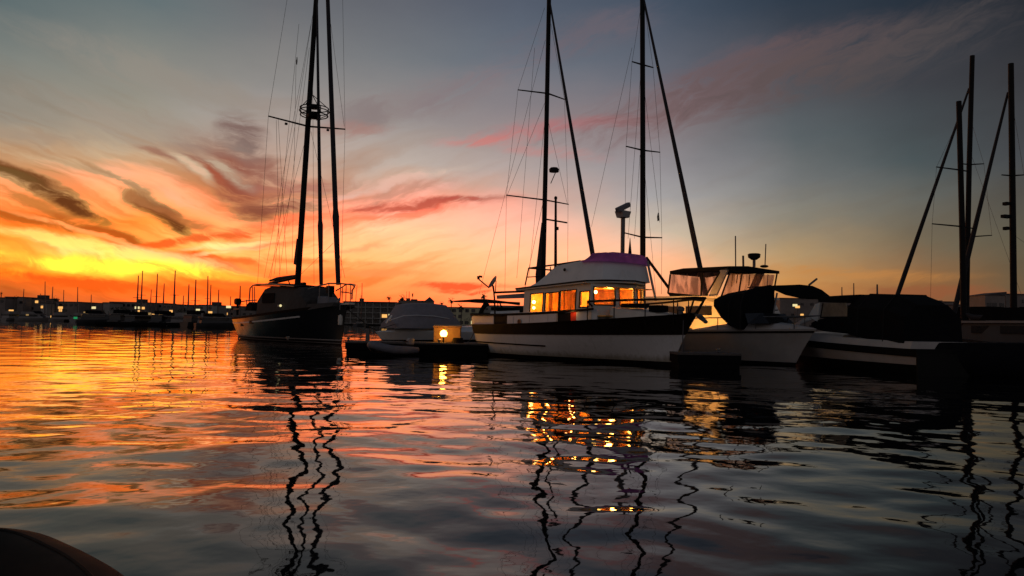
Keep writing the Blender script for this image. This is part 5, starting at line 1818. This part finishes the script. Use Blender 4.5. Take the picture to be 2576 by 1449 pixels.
def building(px0, px1, ytop, Y, m, label, floors=3, bays=5, depth=14, lit=(), roof='flat', balc=False, ww=1.15, wh=.95, base=1.0, name='apartment_building', extra=None, lits='litwin'):
    a, b = at(px0, ytop, Y), at(px1, ytop, Y)
    L = b.x - a.x
    h = (a.z + b.z) / 2
    root = thing(name, label, 'building', ((a.x + b.x) / 2, Y, base - .3))
    H = h - base + .3
    MB().box((0, depth / 2, H / 2), (L, depth, H)).build('wall', M[m], root)
    if roof == 'flat':
        MB().box((0, depth / 2, H + .12), (L + .5, depth + .5, .26)).build('roof', M['roof'], root)
    elif roof == 'slope':
        MB().prism([(-L / 2 - .3, -.3, H - .05), (L / 2 + .3, -.3, H - .05), (L / 2 + .3, -.3, H + L * .17)], (0, depth + .6, 0)).build('roof', M['roof'], root)
    elif roof == 'pyramid':
        MB().rings([[(-L / 2 - .3, -.3, H), (L / 2 + .3, -.3, H), (L / 2 + .3, depth + .3, H), (-L / 2 - .3, depth + .3, H)], [(-.05, depth / 2 - .05, H + L * .55), (.05, depth / 2 - .05, H + L * .55), (.05, depth / 2 + .05, H + L * .55), (-.05, depth / 2 + .05, H + L * .55)]]).build('roof', M['roof'], root)
    fh = H / floors
    for f in range(floors):
        for k in range(bays):
            x = -L / 2 + L * (k + .5) / bays
            z = fh * (f + .52)
            is_lit = (f, k) in lit
            if not is_lit and not balc and rs.random() < .35:
                continue
            x += rs.uniform(-.12, .12) * L / bays * (0 if balc else 1)
            w_ = min(ww, L / bays * .7)
            hh = min(wh, fh * .6)
            MB().box((x, -.02, z), (w_, .14, hh)).build('window', M[lits if is_lit else 'winglass'], root)
        if balc and f:
            MB().box((0, -.75, fh * f + .05), (L, 1.5, .22)).build('balcony', M['wall'], root)
    if balc:
        for k in range(bays + 1):
            MB().box((-L / 2 + L * k / bays, -.8, H / 2), (.28, 1.6, H)).build('balcony_wall', M['wall'], root)
        MB().box((0, -.8, H - .05), (L + .4, 1.9, .3)).build('balcony_roof', M['roof'], root)
    if extra:
        extra(root, L, H, depth)
    return root


def roofbox(x, w_, h_, nm='roof_unit'):
    def f(root, L, H, depth):
        MB().box((x * L, depth * .4, H + h_ / 2 + .2), (w_, 3, h_)).build(nm, M['roof'], root)
    return f


# left shoreline, px0, px1, roofline y, wall, floors, bays, lit windows
LB = [(-60, 14, 749, 'wall_dark', 3, 5, (), 'flat house at the left edge under the palm tops'), (14, 60, 748, 'wall_dark', 2, 3, ((0, 0),), 'low dark house, second building from the left edge'),
      (60, 101, 751, 'wall_dark', 3, 3, ((2, 2),), 'dark raised block with lit windows under its roof at left'), (101, 118, 763, 'wall', 2, 2, ((1, 0),), 'low link building with one lit window, left'),
      (118, 200, 760, 'wall_dark', 3, 6, ((1, 2),), 'long dark block behind the single round palm at left'), (202, 258, 763, 'wall_dark', 2, 4, ((1, 0),), 'low dark block, just right of the round palm block'),
      (260, 276, 762, 'wall', 2, 2, (), 'narrow grey block beside the far dark cruisers'), (277, 368, 761, 'wall_dark', 3, 7, ((1, 5),), 'wide block behind the two tallest twin masts at left'),
      (369, 408, 763, 'wall', 3, 3, ((1, 1),), 'grey block between the twin masts and the tallest far mast'), (410, 440, 766, 'wall_dark', 3, 3, (), 'dark block right under the tallest far mast'),
      (441, 468, 768, 'wall', 2, 2, ((1, 0),), 'small pale block right of the tallest far mast'), (469, 500, 768, 'wall_dark', 3, 3, (), 'dark house left of the grey house, near the dark yacht'),
      (501, 546, 768, 'wall', 3, 4, ((0, 2),), 'grey house left of the dark yacht stern, lit low window'), (548, 640, 771, 'wall_dark', 3, 6, ((1, 1),), 'dark block half hidden by the dark yacht stern')]
for i, (x0, x1, yt, m, fl, by, lt, lb) in enumerate(LB):
    Y = shoreY((x0 + x1) / 2) + 22 + (i % 3) * 5
    building(x0, x1, yt, Y, m, lb, fl, by, 12, lt, extra=roofbox(.22, 3, 1.3) if i in (2, 7, 12) else None)
# centre
building(640, 862, 770, 332, 'wall_dark', 'long low dark building behind the dark yacht', 3, 8, 14, ((1, 6),))
building(866, 996, 760, 318, 'wall', 'grey three storey flats with balcony grid right of the dark yacht', 4, 7, 14, ((1, 5),), balc=True, ww=2.4, wh=1.6, extra=lambda r, L, H, d: [MB().box((-L * .18, 2, H + .9), (1.6, 2, 1.4)).build('roof_unit', M['roof'], r), MB().tube([(-L * .3, 2, H), (-L * .28, 2, H + 7.5)], .12, 6).build('roof_mast', M['farmast'], r), MB().tube([(-L * .2, 2, H), (-L * .2, 2, H + 3)], .10, 6).build('roof_mast', M['farmast'], r)])


def mid_extra(root, L, H, d):
    x = lambda px: (px - 1002) / (1092 - 1002) * L - L / 2
    MB().box((x(1034), 3, H + .7), (1.5, 2.5, 1.2)).build('roof_unit', M['roof'], root)
    MB().box((x(1055), 3, H + .5), (2.8, 2.5, .8)).build('roof_unit', M['roof'], root)
    s = MB().tube([(x(1049), 3, H), (x(1049), 3, H + 2.2)], .09, 6)
    s.build('flue', M['farmast'], root)
    MB().box((x(1049), 3, H + 2.9), (.55, .4, 1.5)).build('flue_cowl', M['roof'], root)
    MB().tube([(x(1027), 3, H), (x(1028), 3, H + 4.5)], .10, 6).build('roof_mast', M['farmast'], root)


building(1002, 1066, 757, 345, 'wall_dark', 'dark block with roof units and a flue, left of the pointed roof', 3, 5, 12, (), extra=mid_extra)
building(1069, 1090, 758, 340, 'wall_dark', 'small tower with a pointed pyramid roof above the grey canvas tent', 3, 2, 4, (), roof='pyramid', name='tower')
building(1094, 1118, 772, 350, 'wall_dark', 'low dark block just right of the pointed roof', 2, 2, 10, ())
building(1120, 1215, 774, 322, 'wall_cream', 'pale green two storey house behind the palms left of the dish', 3, 6, 10, ((1, 0), (0, 4)), ww=1.6, wh=1.5, lits='palewin')
building(1217, 1340, 770, 330, 'wall', 'grey house behind the trawler stern and satellite dish', 3, 7, 10, ((1, 3),))
building(1340, 1700, 776, 335, 'wall_dark', 'long dark block hidden behind the trawler cabin', 3, 12, 10, ())
building(1700, 1960, 779, 300, 'wall_dark', 'long dark block behind the flybridge motor boat', 3, 9, 10, ())
building(1962, 2120, 752, 270, 'wall_dark', 'dark block with a lit window group seen under the raised bimini', 3, 7, 10, ((1, 2),))
building(2122, 2290, 760, 262, 'wall_dark', 'dark block behind the long black camper canvas', 3, 8, 10, ())
building(2290, 2368, 757, 250, 'wall_dark', 'dark block with a violet lit window at right', 3, 5, 10, ((0, 1), (0, 2)), extra=lambda r, L, H, d: [MB().box((-L * .28, -.1, H * .55), (1.6, .2, 1.2)).build('violet_window', M['violet'], r), MB().box((-L * .36, -.1, H * .8), (1.1, .2, .9)).build('bright_window', M['palewin'], r)])
building(2369, 2408, 760, 246, 'wall_dark', 'small dark block between the violet window block and the masts', 3, 3, 10, ())
building(2478, 2528, 742, 200, 'wall_dark', 'dark shed with a slanting roof behind the right masts', 2, 3, 9, (), roof='slope', name='shed')
building(2530, 2680, 742, 205, 'wall_dark', 'dark block at the right edge beside the slant roofed shed', 3, 5, 10, ((0, 0),))
building(2410, 2477, 768, 240, 'wall_dark', 'low dark block directly behind the two crossing right masts', 2, 3, 9, ())


# palms -------------------------------------------------------------
def palm_crown(mb, c, r, rnd, n=22):
    for k in range(n):
        a = rnd.uniform(0, 2 * math.pi)
        el = rnd.uniform(-.9, 1.2)
        ln = r * rnd.uniform(.75, 1.1)
        p = Vector(c)
        d = Vector((math.cos(a) * math.cos(el), math.sin(a) * math.cos(el), math.sin(el)))
        pts = [p]
        for s in range(4):
            d = (d + Vector((0, 0, -.28))).normalized()
            pts.append(pts[-1] + d * ln / 4)
        side = d.cross(Vector((0, 0, 1)))
        side = side.normalized() if side.length > .01 else Vector((1, 0, 0))
        wd = [.10, .34, .36, .24, .03]
        vs = []
        for q, w_ in zip(pts, wd):
            vs += [q - side * w_ * r * .42 + Vector((0, 0, -.12 * r * w_)), q + Vector((0, 0, .05 * r)), q + side * w_ * r * .42 + Vector((0, 0, -.12 * r * w_))]
        mb.add(vs, [f for s in range(4) for f in ((s * 3, s * 3 + 1, s * 3 + 4, s * 3 + 3), (s * 3 + 1, s * 3 + 2, s * 3 + 5, s * 3 + 4))])
    # small leaflets that break up the outline
    for k in range(60):
        a, el = rnd.uniform(0, 6.28), rnd.uniform(-1.0, 1.4)
        q = Vector(c) + Vector((math.cos(a) * math.cos(el), math.sin(a) * math.cos(el), math.sin(el))) * r * rnd.uniform(.6, 1.15)
        s = r * rnd.uniform(.06, .14)
        u, v = Vector((rnd.uniform(-1, 1), rnd.uniform(-1, 1), rnd.uniform(-1, 1))), Vector((rnd.uniform(-1, 1), rnd.uniform(-1, 1), rnd.uniform(-1, 1)))
        mb.add([q - u * s, q + v * s * .5, q + u * s, q - v * s * .5], [(0, 1, 2, 3)])


PALMS = [(3, 737, 4, 300, 'palm cut by the left edge of the photo'), (41, 748, 6, 262, 'small palm crown on the low left roofs'), (139, 752, 8.5, 272, 'round headed lone palm at left on the dark skyline'),
         (979, 749, 7, 342, 'small palm at the end of the balcony flats roof'), (1012, 750, 11, 352, 'bushy palm left of the thin roof mast'), (1111, 764, 7, 352, 'small palm right of the pointed roof'),
         (1135, 756, 10, 318, 'palm rising behind the thin arched boat top'), (1160, 772, 12, 310, 'lower full palm in front of the pale green house'), (1216, 744, 12, 320, 'tall palm just left of the satellite dish')]
for i, (px, py, rp, Y, lb) in enumerate(PALMS):
    c = at(px, py, Y)
    r = rp * Y / FPX
    root = thing('palm_tree', lb, 'palm tree', (c.x, Y, .9), 0, 'palm trees along the far shore')
    rnd = random.Random(i + 40)
    hgt = c.z - .9
    MB().tube([(0, 0, 0), (.15, 0, hgt * .5), (0, 0, hgt)], [.28, .2, .17], 8).build('trunk', M['trunk'], root)
    mb = MB()
    palm_crown(mb, (0, 0, hgt), r, rnd)
    mb.build('crown', M['leaf'], root)


# bushes and trees along the quay ------------------------------------
def bush(px, Y, w_, h, lb, seed):
    c = at(px, 800, Y)
    root = thing('tree', lb, 'tree', (c.x, Y, .9))
    rnd = random.Random(seed)
    MB().tube([(0, 0, 0), (.1, 0, h * .5)], [.2, .12], 6).build('trunk', M['trunk'], root)
    mb = MB()
    for k in range(260):
        a, q = rnd.uniform(0, 6.28), rnd.random() ** .5
        z = h * (.18 + .8 * rnd.random())
        rr_ = w_ * .5 * q * math.sqrt(max(.1, 1 - ((z / h - .5) / .55) ** 2)) * (1 + .3 * math.sin(3 * a + seed))
        p = Vector((rr_ * math.cos(a), rr_ * math.sin(a), z))
        s = rnd.uniform(.18, .42)
        u, v = Vector((rnd.uniform(-1, 1), rnd.uniform(-1, 1), rnd.uniform(-1, 1))), Vector((rnd.uniform(-1, 1), rnd.uniform(-1, 1), rnd.uniform(-1, 1)))
        mb.add([p - u * s, p + v * s, p + u * s, p - v * s], [(0, 1, 2, 3)])
    mb.build('crown', M['bush'], root)


for i, (px, w_, h, lb) in enumerate(((300, 9, 4.5, 'dark tree behind the far cruisers at left'), (455, 8, 4.5, 'dark tree among the far marina masts'), (905, 8, 5, 'dark tree at the foot of the balcony flats'), (960, 9, 5, 'dark tree on the quay right of the balcony flats'), (1140, 7, 5, 'round dark tree on the quay before the pale green house'), (1185, 7, 4, 'dark bush near the satellite dish boat'), (2330, 12, 7, 'dark tree under the violet window block'), (2440, 12, 8, 'dark tree behind the crossing right masts'))):
    Y = shoreY(px) + (10 if px < 2000 else -20)
    bush(px, Y, w_, h, lb, i + 3)


# far marina -----------------------------------------------------------
GM = 'masts of sailing boats in the far marina'
base_y = lambda Y, px: hz(px) + CAM_H * FPX / Y


def far_sail(px, ytop, Y, lb, lean=0.0, hm='farhull', hd=0):
    t_ = at(px, ytop, Y)
    c = at(px - lean, 800, Y)
    root = thing('moored_sailboat', lb, 'sailing boat', (c.x, Y, 0), R(hd), GM)
    L = rs.uniform(8, 11)

    def sheer(t):
        return 1.0 + .25 * t
    H = Hull(-L * .5, -L * .5, L * .42, L * .5, 2.8, .6, sheer, flare=.4, mid=.45)
    H.band(MB(), lambda t: -.2, sheer, n=10, m=3).build('hull', M[hm], root, smooth=True)
    MB().rings([[(x, -w_, 1.0), (x, -w_ * .9, 1.0 + h), (x, w_ * .9, 1.0 + h), (x, w_, 1.0)] for x, w_, h in ((-L * .25, .9, .6), (0, .9, .6), (L * .2, .6, .25))]).build('cabin', M['farhull'], root)
    ms = MB().tube([(.3, 0, 1.0), (.3 + (t_.x - c.x) * .5, 0, t_.z * .55), (.3 + t_.x - c.x, 0, t_.z)], [.19, .16, .10], 6).build('mast', M['farmast'], root)
    MB().tube([(.2, 0, 1.9), (-L * .38, 0, 1.95)], .16, 6).build('boom', M['sail'], root)
    for q in (.55,):
        MB().tube([(.3 + (t_.x - c.x) * q, -.9, t_.z * q), (.3 + (t_.x - c.x) * q, .9, t_.z * q)], .045, 5).build('spreader', M['farmast'], ms)
    return root


ZM = [(475, 205, 250, 'fourth'), (555, 260, 235, ''), (675, 295, 250, ''), (825, 265, 252, ''), (245, 285, 250, ''), (425, 335, 240, ''), (970, 345, 245, ''), (1478, 140, 165, ''), (1520, 90, 168, ''), (1615, 290, 230, ''), (1675, 120, 172, ''), (1752, 225, 185, ''), (1865, 85, 160, ''), (1875, 345, 225, ''), (1965, 355, 200, ''), (2019, 235, 165, ''), (2090, 185, 150, ''), (2217, 145, 158, ''), (2255, 240, 190, ''), (2343, 292, 165, ''), (2465, 365, 200, ''), (2566, 250, 150, '')]
for i, (zx, zy, Y, _) in enumerate(sorted(ZM)):
    px, py = zx * .2344, 660 + zy * .2344
    lean = (2.5 if zx in (1478, 1520) else 1.0)
    h = 'tall' if zy < 150 else ('short' if zy > 280 else 'medium')
    far_sail(px, py, Y, '%s thin mast and low hull in the far marina, %s mast from the left edge' % (h, ORD[i]), lean, 'farhull' if i % 2 else 'fardark', rs.choice((60, 75, 100, 120, -70)))
for px, py, Y, lb in ((909, 712, 250, 'thin mast standing up just right of the dark yacht bow rail'), (1028, 733, 260, 'thin short mast beyond the grey canvas tent'), (2150, 712, 150, 'faint thin mast above the long black camper canvas'), (2120, 722, 150, 'short faint mast left above the camper canvas'), (2210, 715, 90, 'faint mast right above the camper canvas end')):
    far_sail(px, py, Y, lb, .5, 'fardark', 80)


def far_cruiser(px, Y, L, lb, hd=0, light=None, dark=False, s=1.0):
    c = at(px, 800, Y)
    root = thing('moored_motor_boat', lb, 'motor boat', (c.x, Y, 0), R(hd), 'motor boats in the far marina')

    def sheer(t):
        return 1.1 * s + .45 * s * t ** 2
    H = Hull(-L * .5, -L * .5, L * .4, L * .5, 3.4 * s, .85, sheer, flare=.5, mid=.45)
    H.band(MB(), lambda t: -.2, sheer, n=10, m=3).build('hull', M['fardark' if dark else 'farhull'], root, smooth=True)
    MB().rings([[(-L * .42, -1.4 * s, 1.1 * s), (-L * .40, -1.3 * s, 2.5 * s), (-L * .40, 1.3 * s, 2.5 * s), (-L * .42, 1.4 * s, 1.1 * s)], [(L * .22, -1.3 * s, 1.2 * s), (L * .10, -1.2 * s, 2.5 * s), (L * .10, 1.2 * s, 2.5 * s), (L * .22, 1.3 * s, 1.2 * s)]]).build('cabin', M['fardark' if dark else 'farhull'], root)
    MB().box((-L * .15, 0, 2.55 * s), (L * .56, 2.9 * s, .12)).build('roof', M['farhull'], root)
    MB().box((-L * .18, 0, 2.05 * s), (L * .46, 2.75 * s, .5 * s)).build('window_band', M['winglass'], root)
    MB().rings([[(-L * .35, -1.0 * s, 2.65 * s), (-L * .35, 1.0 * s, 2.65 * s), (-L * .35, 1.0 * s, 3.5 * s), (-L * .35, -1.0 * s, 3.5 * s)], [(L * .02, -1.0 * s, 2.65 * s), (L * .02, 1.0 * s, 2.65 * s), (-L * .05, 1.0 * s, 3.5 * s), (-L * .05, -1.0 * s, 3.5 * s)]]).build('flybridge', M['black_canvas' if dark else 'farhull'], root)
    if light:
        MB().box((-L * .2 + light[0], -1.45 * s, light[1]), (.7, .1, .45)).build('cabin_light', M[light[2]], root)
    return root


FC = [(40, 225, 9, None, 0), (88, 222, 10, (0, 1.9, 'dimwin'), 0), (105, 236, 8, None, 1), (165, 225, 9, None, 0), (210, 228, 9, (0, 2.0, 'litwin'), 0), (262, 160, 10, (-3.2, 1.3, 'green'), 1), (289, 160, 9, None, 1), (320, 158, 9, None, 1), (365, 150, 11, (2, 2.4, 'dimwin'), 1), (395, 158, 8, (0, 2.2, 'litwin'), 0), (423, 150, 9, None, 1), (455, 150, 9, None, 1), (485, 143, 9, (1, 1.9, 'palewin'), 0), (510, 140, 8, None, 1), (540, 136, 9, (0, 2.1, 'dimwin'), 0), (565, 134, 10, None, 1)]
for i, (px, Y, L, lt, dk_) in enumerate(FC):
    far_cruiser(px, Y, L, '%s far motor boat in the marina, %s of its row from the left' % (('dark' if dk_ else 'pale') + (' lit' if lt else ' unlit'), ORD[i]), rs.choice((15, 35, 60, 160, 80)), lt, bool(dk_), .72 + .2 * rs.random())
for px, Y, L, lb, dk_ in ((2405, 60, 9, 'dark motor boat low between the long camper canvas and the crossing masts', 1), (2490, 40, 8, 'dark motor boat with dark cover right of the crossing masts', 1), (2565, 38, 8, 'dark motor boat cut by the right edge of the photo', 1)):
    far_cruiser(px, Y, L, lb, 120, (0, 1.2, 'dimwin') if px == 2405 else None, bool(dk_), .8 if px > 2420 else 1)
for px0, px1, Y, lb in ((-60, 240, 224, 'far dark dock under the left pale motor boats'), (240, 590, 141, 'nearer dark dock along the far marina left of the dark yacht')):
    a, b = at(px0, 800, Y), at(px1, 800, Y)
    root = thing('marina_dock', lb, 'dock', ((a.x + b.x) / 2, Y, 0))
    MB().box((0, 1, .45), (b.x - a.x, 2.4, .5)).build('decking', M['float'], root)
    MB().box((0, 1, .1), (b.x - a.x - .4, 2.0, .5)).build('float', M['float'], root)
# lamps low along the shore
LAMPS = [(28, 782, 240, 'litwin'), (235, 774, 262, 'palewin'), (152, 774, 262, 'litwin'), (345, 774, 200, 'palewin'), (358, 775, 200, 'litwin'), (405, 790, 190, 'litwin'), (432, 783, 180, 'litwin'), (497, 780, 180, 'palewin'), (528, 786, 170, 'litwin'), (133, 797, 230, 'litwin'), (216, 787, 235, 'dimwin'), (1018, 800, 200, 'palewin'), (983, 793, 200, 'palewin'), (575, 772, 140, 'palewin'), (2000, 768, 150, 'palewin'), (2006, 772, 150, 'litwin'), (2372, 832, 60, 'litwin'), (2470, 803, 70, 'dimwin'), (2574, 815, 40, 'litwin')]
for i, (px, py, Y, m) in enumerate(LAMPS):
    c = at(px, py, Y)
    root = thing('quay_lamp', 'small glowing quay lamp on a post, %s along the shore from the left' % ORD[i], 'lamp', (c.x, Y, .3), 0, 'small lamps along the far quay')
    MB().tube([(0, 0, 0), (0, 0, c.z - .4)], .05, 6).build('post', M['farmast'], root)
    MB().box((0, 0, c.z - .3), (.006 * Y, .2, .0032 * Y)).build('lamp_head', M[m], root)

# ------------------------------------------------------------------ dark boat and dock across the lower right edge
b0 = at(2440, 880, 25.5)
bg_ = thing('work_boat', 'long low black hulled boat lying across the right edge of the photo', 'boat', (b0.x, 25.5, 0), R(-14))
Hb = Hull(-1.9, -2.0, 6.8, 7.4, 2.6, .8, lambda t: .82 + .2 * t, flare=.4, mid=.45)
Hb.band(MB(), lambda t: -.3, lambda t: .82 + .2 * t).build('hull', M['navy'], bg_, smooth=True)
MB().rings([[(-1.6, -1.0, .8), (-1.5, -.9, 1.10), (-1.5, .9, 1.10), (-1.6, 1.0, .8)], [(2.3, -1.1, .85), (2.2, -1.0, 1.16), (2.2, 1.0, 1.16), (2.3, 1.1, .85)]]).build('cover', M['black_canvas'], bg_, bevel=.05)
MB().box((-1.75, -.5, 1.0), (.25, .4, .22)).build('deck_box', M['dim_white'], bg_, bevel=.03)
build_dock('floating_dock', 'dark floating dock running behind the canvas covered cruisers at right', 2250, 2600, 30, 2.0, .5, (-1,))
